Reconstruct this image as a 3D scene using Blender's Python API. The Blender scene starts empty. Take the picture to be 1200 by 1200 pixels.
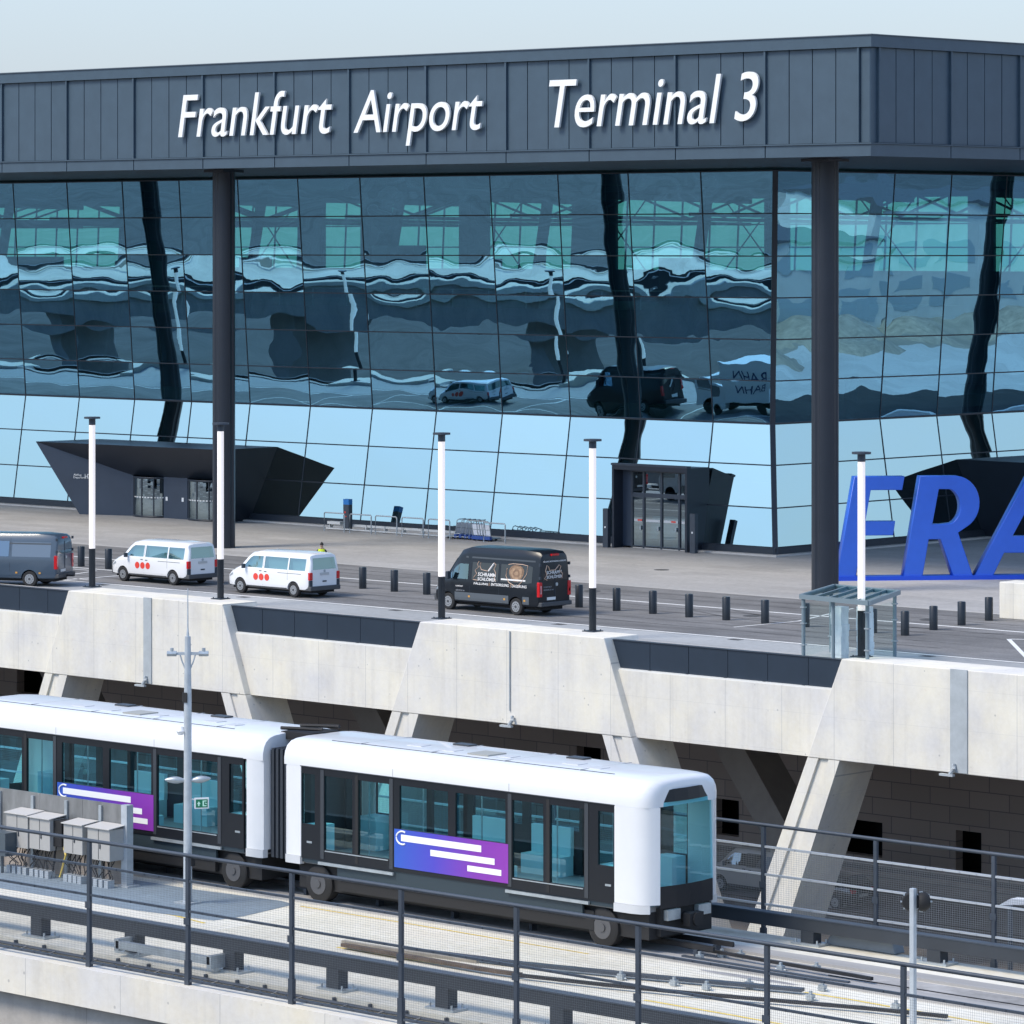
import bpy, bmesh, math, random
from mathutils import Vector, Matrix
R = math.radians
rng = random.Random(7)
SC = bpy.context.scene
COL = SC.collection

# ------------------------------------------------------------------ camera, sky, sun, exposure
FPX, HOR, H = 4735.0, 288.0, 15.5          # focal length and horizon in pixels of the 1200 px photograph, eye height
XF, XR = -0.681831, 0.731510               # world X axis seen by the camera: forward, right
YF, YR = 0.731510, 0.681831
cam = bpy.data.cameras.new('camera')
cam.sensor_width = 36; cam.lens = 36 * FPX / 1200; cam.shift_y = -(600 - HOR) / 1200
cam.clip_start = 1; cam.clip_end = 6000
cam_o = bpy.data.objects.new('camera', cam); COL.objects.link(cam_o)
cam_o.location = (0, 0, H)
cam_o.rotation_euler = (R(90), 0, math.atan2(-XF, YF))
SC.camera = cam_o

SUN_EL, SUN_DIR = R(50), Vector((-0.40, -0.92, 0)).normalized()    # SUN_DIR points from the place towards the sun
w = bpy.data.worlds.new('World'); SC.world = w; w.use_nodes = True
nt = w.node_tree; bg = nt.nodes['Background']
sky = nt.nodes.new('ShaderNodeTexSky'); sky.sky_type = 'NISHITA'; sky.sun_disc = False
sky.sun_elevation = SUN_EL
sky.sun_rotation = math.atan2(SUN_DIR.x, SUN_DIR.y)
sky.air_density = 1.0; sky.dust_density = 0.6; sky.ozone_density = 2.5
# high thin haze: a pale veil that is thickest towards the horizon
gz = nt.nodes.new('ShaderNodeNewGeometry'); sp = nt.nodes.new('ShaderNodeSeparateXYZ'); nt.links.new(gz.outputs['Incoming'], sp.inputs[0])
ab = nt.nodes.new('ShaderNodeMath'); ab.operation = 'ABSOLUTE'; nt.links.new(sp.outputs[2], ab.inputs[0])
hr_ = nt.nodes.new('ShaderNodeMapRange'); hr_.inputs[1].default_value = 0.0; hr_.inputs[2].default_value = .30; hr_.inputs[3].default_value = .90; hr_.inputs[4].default_value = .22
nt.links.new(ab.outputs[0], hr_.inputs[0])
hm = nt.nodes.new('ShaderNodeMix'); hm.data_type = 'RGBA'; hm.inputs[7].default_value = (1.12, 1.28, 1.66, 1)
nt.links.new(hr_.outputs[0], hm.inputs[0]); nt.links.new(sky.outputs[0], hm.inputs[6])
nt.links.new(hm.outputs[2], bg.inputs[0]); bg.inputs[1].default_value = 0.15
sl = bpy.data.lights.new('sun', 'SUN'); sl.energy = 1.5; sl.angle = R(20.0); sl.color = (1, .905, .75)
so = bpy.data.objects.new('sun', sl); COL.objects.link(so)
sv = SUN_DIR * math.cos(SUN_EL) + Vector((0, 0, math.sin(SUN_EL)))
so.rotation_euler = (-sv).to_track_quat('-Z', 'Y').to_euler()
so.location = (0, 0, 60)
SC.view_settings.view_transform = 'Standard'; SC.view_settings.look = 'None'
SC.view_settings.exposure = 1.2; SC.view_settings.gamma = 1
SC.render.engine = 'CYCLES'
SC.cycles.use_denoising = True
SC.cycles.max_bounces = 10; SC.cycles.transparent_max_bounces = 24; SC.cycles.glossy_bounces = 5
SC.cycles.sample_clamp_indirect = 6

# ------------------------------------------------------------------ measuring helpers (photo pixel -> place on a known plane)
def wd(d, l): return XF * d + XR * l, YF * d + YR * l
def G(px, py, z=0.0):
    d = FPX * (H - z) / (py - HOR); x, y = wd(d, (px - 600) / FPX * d); return Vector((x, y, z))
def FY(px, py, Y):
    t = (px - 600) / FPX; d = Y / (YF + YR * t); x, _ = wd(d, t * d); return Vector((x, Y, H - (py - HOR) * d / FPX))
def FX(px, py, X):
    t = (px - 600) / FPX; d = X / (XF + XR * t); _, y = wd(d, t * d); return Vector((X, y, H - (py - HOR) * d / FPX))

# ------------------------------------------------------------------ object helpers
W = {}                                      # world origin of each object while it is being built
def tag(o, label=None, cat=None, group=None, kind=None):
    if label: o['label'] = label
    if cat: o['category'] = cat
    if group: o['group'] = group
    if kind: o['kind'] = kind
    return o
def empty(name, loc, label=None, cat=None, group=None, local=False):
    o = bpy.data.objects.new(name, None); COL.objects.link(o)
    o.empty_display_size = .2
    W[o.name] = Vector((0, 0, 0)) if local else Vector(loc)
    o.location = loc
    return tag(o, label, cat, group)
def link(name, me, parent=None, origin=None):
    o = bpy.data.objects.new(name, me); COL.objects.link(o)
    if parent is not None:
        o.parent = parent; wl = W[parent.name]
    else:
        wl = Vector(origin) if origin is not None else Vector((0, 0, 0)); o.location = wl
    W[o.name] = wl
    if wl.length > 0: me.transform(Matrix.Translation(-wl))
    return o
class MB:
    def __init__(s): s.v = []; s.f = []; s.m = []; s.cm = 0
    def add(s, vs, fs):
        b = len(s.v); s.v += [tuple(v) for v in vs]
        for f in fs: s.f.append([b + i for i in f]); s.m.append(s.cm)
        return s
    def box(s, x0, x1, y0, y1, z0, z1):
        x0, x1 = min(x0, x1), max(x0, x1); y0, y1 = min(y0, y1), max(y0, y1); z0, z1 = min(z0, z1), max(z0, z1)
        return s.add([(x0, y0, z0), (x1, y0, z0), (x1, y1, z0), (x0, y1, z0), (x0, y0, z1), (x1, y0, z1), (x1, y1, z1), (x0, y1, z1)],
                     [(3, 2, 1, 0), (4, 5, 6, 7), (0, 1, 5, 4), (1, 2, 6, 5), (2, 3, 7, 6), (3, 0, 4, 7)])
    def bar(s, a, b, wd_, ht, up=(0, 0, 1)):              # box along a-b, width wd_, height ht
        a, b = Vector(a), Vector(b); d = (b - a).normalized(); u = Vector(up)
        sd = d.cross(u)
        if sd.length < 1e-4: sd = d.cross(Vector((1, 0, 0)))
        sd.normalize(); u = sd.cross(d).normalized()
        c = []
        for p in (a, b):
            for i, j in ((-1, -1), (1, -1), (1, 1), (-1, 1)): c.append(p + sd * i * wd_ / 2 + u * j * ht / 2)
        return s.add(c, [(0, 1, 2, 3), (7, 6, 5, 4), (1, 0, 4, 5), (2, 1, 5, 6), (3, 2, 6, 7), (0, 3, 7, 4)])
    def tube(s, pts, r, n=8, cap=True):
        pts = [Vector(p) for p in pts]; rs = r if isinstance(r, (list, tuple)) else [r] * len(pts)
        rings = []; pr = None
        for i, p in enumerate(pts):
            d = (pts[min(i + 1, len(pts) - 1)] - pts[max(i - 1, 0)]).normalized()
            a = d.cross(Vector((0, 0, 1)))
            if a.length < 1e-3: a = d.cross(Vector((1, 0, 0)))
            a.normalize(); b = d.cross(a).normalized()
            rings.append([p + (a * math.cos(2 * math.pi * k / n) + b * math.sin(2 * math.pi * k / n)) * rs[i] for k in range(n)])
        vs = [v for rg in rings for v in rg]; fs = []
        for i in range(len(pts) - 1):
            for k in range(n):
                k2 = (k + 1) % n; fs.append((i * n + k, i * n + k2, (i + 1) * n + k2, (i + 1) * n + k))
        if cap: fs += [tuple(range(n))[::-1], tuple(range((len(pts) - 1) * n, len(pts) * n))]
        return s.add(vs, fs)
    def prism(s, poly, off):                              # planar polygon (3d points) extruded by vector off
        n = len(poly); off = Vector(off); p = [Vector(q) for q in poly]
        fs = [tuple(range(n))[::-1], tuple(range(n, 2 * n))]
        for i in range(n): j = (i + 1) % n; fs.append((i, j, n + j, n + i))
        return s.add(p + [q + off for q in p], fs)
    def quad(s, *p): return s.add(p, [tuple(range(len(p)))])
    def disc(s, c, nrm, r, n=20, t=.01):
        c = Vector(c); nv = Vector(nrm).normalized(); return s.tube([c, c + nv * t], r, n)
    def build(s, name, mats, parent=None, origin=None, smooth=None, bevel=0, recalc=True):
        me = bpy.data.meshes.new(name); me.from_pydata(s.v, [], s.f)
        ms = mats if isinstance(mats, (list, tuple)) else [mats]
        for m in ms: me.materials.append(m)
        if len(ms) > 1: me.polygons.foreach_set('material_index', s.m)
        if recalc or bevel:
            bm = bmesh.new(); bm.from_mesh(me)
            if recalc: bmesh.ops.recalc_face_normals(bm, faces=bm.faces)
            if bevel:
                es = [e for e in bm.edges if len(e.link_faces) == 2 and e.calc_face_angle(0) > R(25)]
                bmesh.ops.bevel(bm, geom=es, offset=bevel, segments=2, profile=.5, affect='EDGES', clamp_overlap=True)
            bm.to_mesh(me); bm.free()
        if smooth is not None:
            me.polygons.foreach_set('use_smooth', [True] * len(me.polygons))
            me.set_sharp_from_angle(angle=R(smooth))
        me.update()
        return link(name, me, parent, origin)
def boolean(o, cutter_mb):                                # cut, bake, drop the cutter
    me = bpy.data.meshes.new('cut'); me.from_pydata(cutter_mb.v, [], cutter_mb.f)
    bm = bmesh.new(); bm.from_mesh(me); bmesh.ops.recalc_face_normals(bm, faces=bm.faces); bm.to_mesh(me); bm.free()
    c = bpy.data.objects.new('cut', me); COL.objects.link(c)
    m = o.modifiers.new('b', 'BOOLEAN'); m.object = c; m.operation = 'DIFFERENCE'; m.solver = 'EXACT'
    c.location = o.matrix_world.translation * 0
    bpy.context.view_layer.update()
    dg = bpy.context.evaluated_depsgraph_get()
    new = bpy.data.meshes.new_from_object(o.evaluated_get(dg))
    old = o.data; o.modifiers.clear(); o.data = new; new.name = old.name
    bpy.data.objects.remove(c); bpy.data.meshes.remove(me)
def copy_tree(o, parent=None):
    c = o.copy(); COL.objects.link(c); c.parent = parent; W[c.name] = W[o.name]
    for ch in list(o.children): copy_tree(ch, c)
    return c
def text_mesh(body, height=None, width=None, shear=0.0, depth=.02, bold=0.0, res=4):
    """upright text mesh in the XZ plane, lower left at 0, extruded towards -Y"""
    cu = bpy.data.curves.new('txt', 'FONT'); cu.body = body; cu.size = 1; cu.resolution_u = res
    cu.extrude = .5; cu.offset = bold
    o = bpy.data.objects.new('txt', cu); COL.objects.link(o)
    bpy.context.view_layer.update()
    me = bpy.data.meshes.new_from_object(o.evaluated_get(bpy.context.evaluated_depsgraph_get()))
    bpy.data.objects.remove(o); bpy.data.curves.remove(cu)
    me.materials.clear()
    xs = [v.co.x for v in me.vertices]; ys = [v.co.y for v in me.vertices]
    x0, x1, y0, y1 = min(xs), max(xs), min(ys), max(ys)
    sy = height / (y1 - y0) if height else None
    sx = width / (x1 - x0) if width else None
    sx = sx or sy or 1.0; sy = sy or sx
    for v in me.vertices:
        x, y, z = v.co
        v.co = ((x - x0) * sx + shear * (y - y0) * sy, -(z + .5) * depth, (y - y0) * sy)
    return me
def put_text(name, body, mat, parent, org, ux, height=None, width=None, shear=0.0, depth=.01, bold=0.0, uz=(0, 0, 1)):
    me = text_mesh(body, height, width, shear, depth, bold, 2)
    ux = Vector(ux).normalized(); uz = Vector(uz).normalized(); uy = uz.cross(ux)
    M = Matrix((ux, uy, uz)).transposed().to_4x4(); M.translation = Vector(org)
    me.transform(M); me.materials.append(mat)
    return link(name, me, parent)

# ------------------------------------------------------------------ materials
MATS = {}
def pmat(name, col, rough=.6, metal=0.0, var=0.0, scale=3.0, bump=0.0, col2=None, stretch=(1, 1, 1), spec=.5, coat=0.0, detail=5):
    if name in MATS: return MATS[name]
    m = bpy.data.materials.new(name); m.use_nodes = True; MATS[name] = m
    n = m.node_tree; b = n.nodes['Principled BSDF']
    b.inputs['Base Color'].default_value = (*col, 1); b.inputs['Roughness'].default_value = rough
    b.inputs['Metallic'].default_value = metal; b.inputs['Specular IOR Level'].default_value = spec
    b.inputs['Coat Weight'].default_value = coat; b.inputs['Coat Roughness'].default_value = .05
    if var or bump or col2:
        tc = n.nodes.new('ShaderNodeTexCoord'); mp = n.nodes.new('ShaderNodeMapping'); mp.inputs['Scale'].default_value = stretch
        nz = n.nodes.new('ShaderNodeTexNoise'); nz.inputs['Scale'].default_value = scale; nz.inputs['Detail'].default_value = detail
        nz.inputs['Roughness'].default_value = .65
        n.links.new(tc.outputs['Object'], mp.inputs[0]); n.links.new(mp.outputs[0], nz.inputs['Vector'])
        if var or col2:
            rp = n.nodes.new('ShaderNodeValToRGB'); rp.color_ramp.elements[0].position = .3; rp.color_ramp.elements[1].position = .7
            c2 = col2 or tuple(min(1, c * (1 + var)) for c in col); c1 = tuple(c * (1 - var) for c in col) if not col2 else col
            rp.color_ramp.elements[0].color = (*c1, 1); rp.color_ramp.elements[1].color = (*c2, 1)
            n.links.new(nz.outputs[0], rp.inputs[0]); n.links.new(rp.outputs[0], b.inputs['Base Color'])
        if bump:
            bp = n.nodes.new('ShaderNodeBump'); bp.inputs['Strength'].default_value = bump; bp.inputs['Distance'].default_value = .02
            n.links.new(nz.outputs[0], bp.inputs['Height']); n.links.new(bp.outputs[0], b.inputs['Normal'])
    return m
def nodes_of(m): return m.node_tree.nodes, m.node_tree.links
def math_node(n, l, op, a, b=None, clamp=False):
    q = n.new('ShaderNodeMath'); q.operation = op; q.use_clamp = clamp
    for i, v in enumerate((a, b)):
        if v is None: continue
        if isinstance(v, (int, float)): q.inputs[i].default_value = v
        else: l.new(v, q.inputs[i])
    return q.outputs[0]
def mixc(n, l, fac, a, b, mode='MIX'):
    q = n.new('ShaderNodeMix'); q.data_type = 'RGBA'; q.blend_type = mode
    for i, v in ((0, fac), (6, a), (7, b)):
        if isinstance(v, (int, float)): q.inputs[i].default_value = v
        elif isinstance(v, tuple): q.inputs[i].default_value = (*v, 1)
        else: l.new(v, q.inputs[i])
    return q.outputs[2]
def noise(n, l, vec, scale, detail=4, rough=.6, stretch=None):
    if stretch:
        mp = n.new('ShaderNodeMapping'); mp.inputs['Scale'].default_value = stretch; l.new(vec, mp.inputs[0]); vec = mp.outputs[0]
    q = n.new('ShaderNodeTexNoise'); q.inputs['Scale'].default_value = scale; q.inputs['Detail'].default_value = detail
    q.inputs['Roughness'].default_value = rough; l.new(vec, q.inputs['Vector']); return q.outputs[0]
def ramp(n, l, fac, stops):
    r = n.new('ShaderNodeValToRGB'); e = r.color_ramp.elements
    while len(e) < len(stops): e.new(.5)
    for i, (p, c) in enumerate(stops):
        e[i].position = p; e[i].color = (*c, 1) if isinstance(c, tuple) else (c, c, c, 1)
    l.new(fac, r.inputs[0]); return r.outputs[0]

def concrete_mat(name, base, joint=0.0, warm=(1.0, .96, .88), streak=.5, grad=(117.,)):
    m = bpy.data.materials.new(name); m.use_nodes = True; MATS[name] = m
    n, l = nodes_of(m); b = n['Principled BSDF']; b.inputs['Roughness'].default_value = .85; b.inputs['Specular IOR Level'].default_value = .25
    tc = n.new('ShaderNodeTexCoord').outputs['Object']
    big = noise(n, l, tc, .35, 5, .6); fine = noise(n, l, tc, 6, 6, .7)
    st = noise(n, l, tc, 2.6, 5, .65, (1, 1, .05))
    c0 = tuple(base * k for k in warm)
    c1 = tuple(base * k * .80 for k in (1, .97, .93))
    c = mixc(n, l, ramp(n, l, big, [(.35, 0.0), (.68, 1.0)]), c0, c1)
    c = mixc(n, l, math_node(n, l, 'MULTIPLY', ramp(n, l, st, [(.5, 0.0), (.75, 1.0)]), streak * .5), c, tuple(base * k * .68 for k in (1, .95, .86)))
    c = mixc(n, l, .13, c, ramp(n, l, fine, [(.3, .3), (.7, .85)]), 'OVERLAY')
    pl_ = noise(n, l, tc, .8, 3, .5, (1, .01, .35)); c = mixc(n, l, .3, c, ramp(n, l, pl_, [(.35, .40), (.65, .62)]), 'OVERLAY')
    # pin holes and small brown stains
    vo = n.new('ShaderNodeTexVoronoi'); vo.inputs['Scale'].default_value = 1.7; l.new(tc, vo.inputs['Vector'])
    hole = ramp(n, l, vo.outputs['Distance'], [(.05, 1.0), (.075, 0.0)])
    c = mixc(n, l, math_node(n, l, 'MULTIPLY', hole, .5), c, tuple(base * .35 for _ in range(3)))
    ru = noise(n, l, tc, .9, 6, .75, (1, 1, 2.2))
    c = mixc(n, l, math_node(n, l, 'MULTIPLY', ramp(n, l, ru, [(.62, 0.0), (.78, 1.0)]), .35), c, (base * .8, base * .55, base * .36))
    if joint:
        sx = n.new('ShaderNodeSeparateXYZ'); l.new(tc, sx.inputs[0])
        fr = math_node(n, l, 'FRACT', math_node(n, l, 'DIVIDE', math_node(n, l, 'ADD', sx.outputs[0], 1000.3), joint))
        ln = math_node(n, l, 'LESS_THAN', fr, .02 / joint)
        c = mixc(n, l, math_node(n, l, 'MULTIPLY', ln, .6), c, tuple(base * .4 for _ in range(3)))
        fz = math_node(n, l, 'FRACT', math_node(n, l, 'ADD', math_node(n, l, 'DIVIDE', sx.outputs[2], 1.45), 100.3))
        c = mixc(n, l, math_node(n, l, 'MULTIPLY', math_node(n, l, 'LESS_THAN', fz, .010), .2), c, tuple(base * .4 for _ in range(3)))
    l.new(c, b.inputs['Base Color'])
    bp = n.new('ShaderNodeBump'); bp.inputs['Strength'].default_value = .25; bp.inputs['Distance'].default_value = .02
    l.new(fine, bp.inputs['Height']); l.new(bp.outputs[0], b.inputs['Normal'])
    return m
def slab_mat(name, base, tile, tint=(1, 1, 1), var=.12, rot=0, jd=.6):
    m = bpy.data.materials.new(name); m.use_nodes = True; MATS[name] = m
    n, l = nodes_of(m); b = n['Principled BSDF']; b.inputs['Roughness'].default_value = .8; b.inputs['Specular IOR Level'].default_value = .3
    tc = n.new('ShaderNodeTexCoord').outputs['Object']
    big = noise(n, l, tc, .11, 6, .65, (.6, 1.6, 1)); fine = noise(n, l, tc, 3.5, 6, .7)
    c = mixc(n, l, ramp(n, l, big, [(.3, 0.0), (.7, 1.0)]), tuple(base * t * (1 - var) for t in tint), tuple(base * t * (1 + var) for t in tint))
    c = mixc(n, l, .3, c, ramp(n, l, fine, [(.3, .3), (.7, .75)]), 'OVERLAY')
    if tile:
        bk = n.new('ShaderNodeTexBrick'); l.new(tc, bk.inputs['Vector']); bk.inputs['Scale'].default_value = 1
        bk.inputs['Brick Width'].default_value = tile[0]; bk.inputs['Row Height'].default_value = tile[1]
        bk.inputs['Mortar Size'].default_value = .012; bk.inputs['Color1'].default_value = (.46, .46, .46, 1); bk.inputs['Color2'].default_value = (.56, .56, .56, 1)
        bk.inputs['Mortar'].default_value = (.5 * jd, .5 * jd, .5 * jd, 1)
        c = mixc(n, l, .8, c, bk.outputs['Color'], 'OVERLAY')
    l.new(c, b.inputs['Base Color'])
    bp = n.new('ShaderNodeBump'); bp.inputs['Strength'].default_value = .2; bp.inputs['Distance'].default_value = .01
    l.new(fine, bp.inputs['Height']); l.new(bp.outputs[0], b.inputs['Normal'])
    return m
def asphalt_mat(name, base, tint=(1, .98, .97)):
    m = bpy.data.materials.new(name); m.use_nodes = True; MATS[name] = m
    n, l = nodes_of(m); b = n['Principled BSDF']; b.inputs['Roughness'].default_value = .85; b.inputs['Specular IOR Level'].default_value = .3
    tc = n.new('ShaderNodeTexCoord').outputs['Object']
    big = noise(n, l, tc, .16, 6, .7, (.5, 1.4, 1)); fine = noise(n, l, tc, 9, 4, .7); mid = noise(n, l, tc, .9, 5, .7, (.35, 1.3, 1))
    c = mixc(n, l, ramp(n, l, big, [(.3, 0.0), (.72, 1.0)]), tuple(base * t * .68 for t in tint), tuple(base * t * 1.42 for t in tint))
    c = mixc(n, l, .45, c, ramp(n, l, mid, [(.3, .28), (.72, .75)]), 'OVERLAY')
    c = mixc(n, l, .35, c, ramp(n, l, fine, [(.3, .25), (.7, .8)]), 'OVERLAY')
    l.new(c, b.inputs['Base Color'])
    bp = n.new('ShaderNodeBump'); bp.inputs['Strength'].default_value = .3; bp.inputs['Distance'].default_value = .01
    l.new(fine, bp.inputs['Height']); l.new(bp.outputs[0], b.inputs['Normal'])
    return m
def glass_mat(name, refl, gcol, tcol, rough=0.0, wave=0.0):
    m = bpy.data.materials.new(name); m.use_nodes = True; MATS[name] = m
    n, l = nodes_of(m); n.remove(n['Principled BSDF']); out = n['Material Output']
    gl = n.new('ShaderNodeBsdfGlossy'); gl.inputs['Color'].default_value = (*gcol, 1); gl.inputs['Roughness'].default_value = rough
    tr = n.new('ShaderNodeBsdfTransparent'); tr.inputs['Color'].default_value = (*tcol, 1)
    mx = n.new('ShaderNodeMixShader'); mx.inputs[0].default_value = refl
    l.new(tr.outputs[0], mx.inputs[1]); l.new(gl.outputs[0], mx.inputs[2]); l.new(mx.outputs[0], out.inputs[0])
    return m

DARK = pmat('dark_blue_grey_metal', (.050, .082, .112), .45, 0, .08, 1.2, spec=.5)
DARK2 = pmat('dark_trim_metal', (.024, .034, .048), .5, 0)
DARKP = pmat('dark_infill_panel', (.018, .030, .048), .45, 0, .1, .8)
SOFFIT = pmat('soffit_slat', (.035, .05, .068), .5)
BLACK = pmat('black_rubber', (.012, .012, .013), .75)
NAVY = pmat('bollard_paint', (.009, .013, .019), .4, 0, .15, 6)
STEEL = pmat('galvanised_steel', (.42, .46, .48), .45, .6, .15, 4)
STEELD = pmat('painted_grey_steel', (.048, .060, .078), .45, .1, .12, 3)
WHITE = pmat('white_paint', (.80, .80, .80), .35)
VANW = pmat('white_van_paint', (.78, .78, .78), .25, coat=.6)
GREYC = pmat('cabinet_grey', (.36, .35, .33), .5, 0, .06, 2)
CONC = concrete_mat('cast_concrete', .75, 2.75, (1.0, .935, .775), .9)
CONC2 = concrete_mat('guideway_concrete', .72, 3.3, (1, .915, .73), 1.0)
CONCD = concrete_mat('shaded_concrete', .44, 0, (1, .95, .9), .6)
DECK = slab_mat('guideway_deck_concrete', .64, (6.6, 4.4), (1, .945, .80), .22, jd=.75)
PLAZA = slab_mat('plaza_paving', .37, (2.4, 1.2), (1, .97, .94), .1, jd=.7)
ASPH = asphalt_mat('asphalt', .165)
GUTTER = slab_mat('gutter_concrete', .34, (5, 3), (.98, 1, 1.0), .1)
LINE = pmat('road_line_white', (.74, .74, .72), .7, 0, .12, 5)
YEL = pmat('yellow_line', (.72, .52, .10), .7, 0, .2, 6)
RED = pmat('red_sticker', (.74, .06, .04), .4)
TAIL = pmat('red_tail_lamp', (.55, .01, .015), .2, coat=.5)
LETTER = pmat('white_letter_acrylic', (.84, .84, .82), .4)
LGLASS = glass_mat('facade_glass', .60, (.34, .74, 1.0), (.42, .92, .90))
LOWGLASS = glass_mat('spandrel_glass', .86, (.485, .63, .64), (.3, .5, .55))
LOWS = [LOWGLASS, glass_mat('spandrel_glass_paler', .88, (.505, .645, .65), (.3, .5, .55)), glass_mat('spandrel_glass_deeper', .84, (.465, .615, .635), (.3, .5, .55))]
BGLASS = glass_mat('rear_facade_glass', .08, (.6, .8, .8), (.40, .95, .80))
VGLASS = glass_mat('vehicle_glass', .26, (.7, .9, .92), (.33, .48, .49))
DGLASS = glass_mat('dark_vehicle_glass', .35, (.5, .6, .7), (.04, .06, .07))
TGLASS = glass_mat('train_glass', .14, (.7, .95, 1), (.46, .84, .92))
SGLASS = glass_mat('shelter_glass', .05, (.9, 1, 1), (.93, .975, .97))

# ------------------------------------------------------------------ the setting: grounds, roads, paving
def sheet(name, x0, x1, y0, y1, z, m):
    o = MB().quad((x0, y0, z), (x1, y0, z), (x1, y1, z), (x0, y1, z)).build(name, m, recalc=False)
    return tag(o, kind='structure')
GROUND = asphalt_mat('lower_ground_surface', .085)
sheet('ground', -2500, 1500, -600, 3500, -11.6, GROUND)
sheet('lower_road', -400, 60, 121, 137.5, -11.592, pmat('lower_road_surface', (.30, .27, .25), .9, 0, .2, .4))
k_ = MB()
for y in (120.6, 128.6, 137.6): k_.box(-400, 60, y, y + .35, -11.59, -11.42)
tag(k_.build('lower_kerb', pmat('kerb_stone', (.17, .14, .12), .9, 0, .2, 1.5)), kind='structure')
sheet('road', -330, -97, 118.9, 138.4, 0.0, ASPH)
sheet('gutter_strip', -330, -60, 118.9, 122.55, 0.006, GUTTER)
sheet('plaza', -330, -97, 138.4, 156.7, 0.002, PLAZA)
sheet('plaza', -127.9, -102.0, 156.7, 330, 0.002, PLAZA)
sheet('side_road', -97, -60, 118.9, 160, 0.0, ASPH)
sheet('side_road', -101.4, -93.5, 160, 330, 0.006, asphalt_mat('fresh_asphalt', .035))
sheet('forecourt', -93.5, -78, 160, 330, 0.004, slab_mat('forecourt_paving', .50, (4, 4), (1, .98, .95), .08))
sheet('gravel_field', -78, 10, 160, 330, 0.002, slab_mat('gravel_surface', .30, None, (1, .90, .76), .3))
tag(MB().box(-102.0, -101.4, 160, 330, -.05, .13).build('kerb', pmat('white_kerb', (.72, .72, .70), .8)), kind='structure')
tag(MB().box(-330, -97, 138.25, 138.5, -.2, .012).build('paving_edge', pmat('paving_edge_stone', (.42, .41, .39), .8)), kind='structure')
# lane markings
ml = MB()
ml.box(-330, -60, 122.72, 122.86, .001, .010)
ml.box(-330, -60, 132.45, 132.62, .001, .006)
def strip(m, pts, wdt, z):
    for a, b in zip(pts[:-1], pts[1:]):
        a, b = Vector(a), Vector(b); d = (b - a); d.z = 0; d.normalize(); s = Vector((-d.y, d.x, 0)) * wdt / 2
        m.quad((a.x - s.x, a.y - s.y, z), (b.x - s.x, b.y - s.y, z), (b.x + s.x, b.y + s.y, z), (a.x + s.x, a.y + s.y, z))
strip(ml, [G(1214, 782), G(1182, 749), G(1230, 750)], .18, .006)
strip(ml, [G(86, 667), G(112, 669)], .14, .006); strip(ml, [G(86, 673), G(113, 669)], .14, .006)
strip(ml, [G(86, 678), G(104, 679.5)], .14, .006)
strip(ml, [G(578, 729.5), G(622, 733)], .22, .012)
strip(ml, [G(860, 735), G(935, 728), G(1000, 713)], .12, .006)
for k in range(9): ml.box(-143 - 6.4 * k, -142.86 - 6.4 * k, 122.87, 128.0, .001, .006)
ml.box(-205, -142.86, 128.0, 128.14, .001, .0055)
tag(ml.build('lane_marking', LINE, recalc=False), kind='structure')

tm = MB()
def arcmark(cx_, cy_, r_, a0, a1, w_):
    n = 18; strip(tm, [Vector((cx_ + r_ * math.cos(R(a0 + (a1 - a0) * k / n)), cy_ + r_ * math.sin(R(a0 + (a1 - a0) * k / n)), 0)) for k in range(n + 1)], w_, .0035)
for r_ in (13, 14.6): arcmark(-104, 143.5, r_, 238, 305, .16)
for y in (125.2, 126.9, 129.6, 131.2, 134.6, 136.2): strip(tm, [Vector((-175 + 9 * k, y + .12 * math.sin(k * 1.3 + y), 0)) for k in range(10)], .18, .0035)
tag(tm.build('tyre_mark', pmat('tyre_mark_grey', (.105, .103, .102), .85, 0, .5, .7), recalc=False), kind='structure')
dg_ = MB()
for k in range(9): x = -168 + 9.4 * k; dg_.box(x, x + .55, 122.05, 122.45, .002, .012)
for x, y in ((-121, 135.1), (-108, 130.6), (-133, 129.9), (-101.5, 134.2), (-126.5, 146.2), (-140, 149.5)): dg_.tube([(x, y, .001), (x, y, .009)], .38, 18)
tag(dg_.build('drain_cover', pmat('drain_iron', (.07, .07, .07), .7, 0, .3, 3)), kind='structure')

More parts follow.
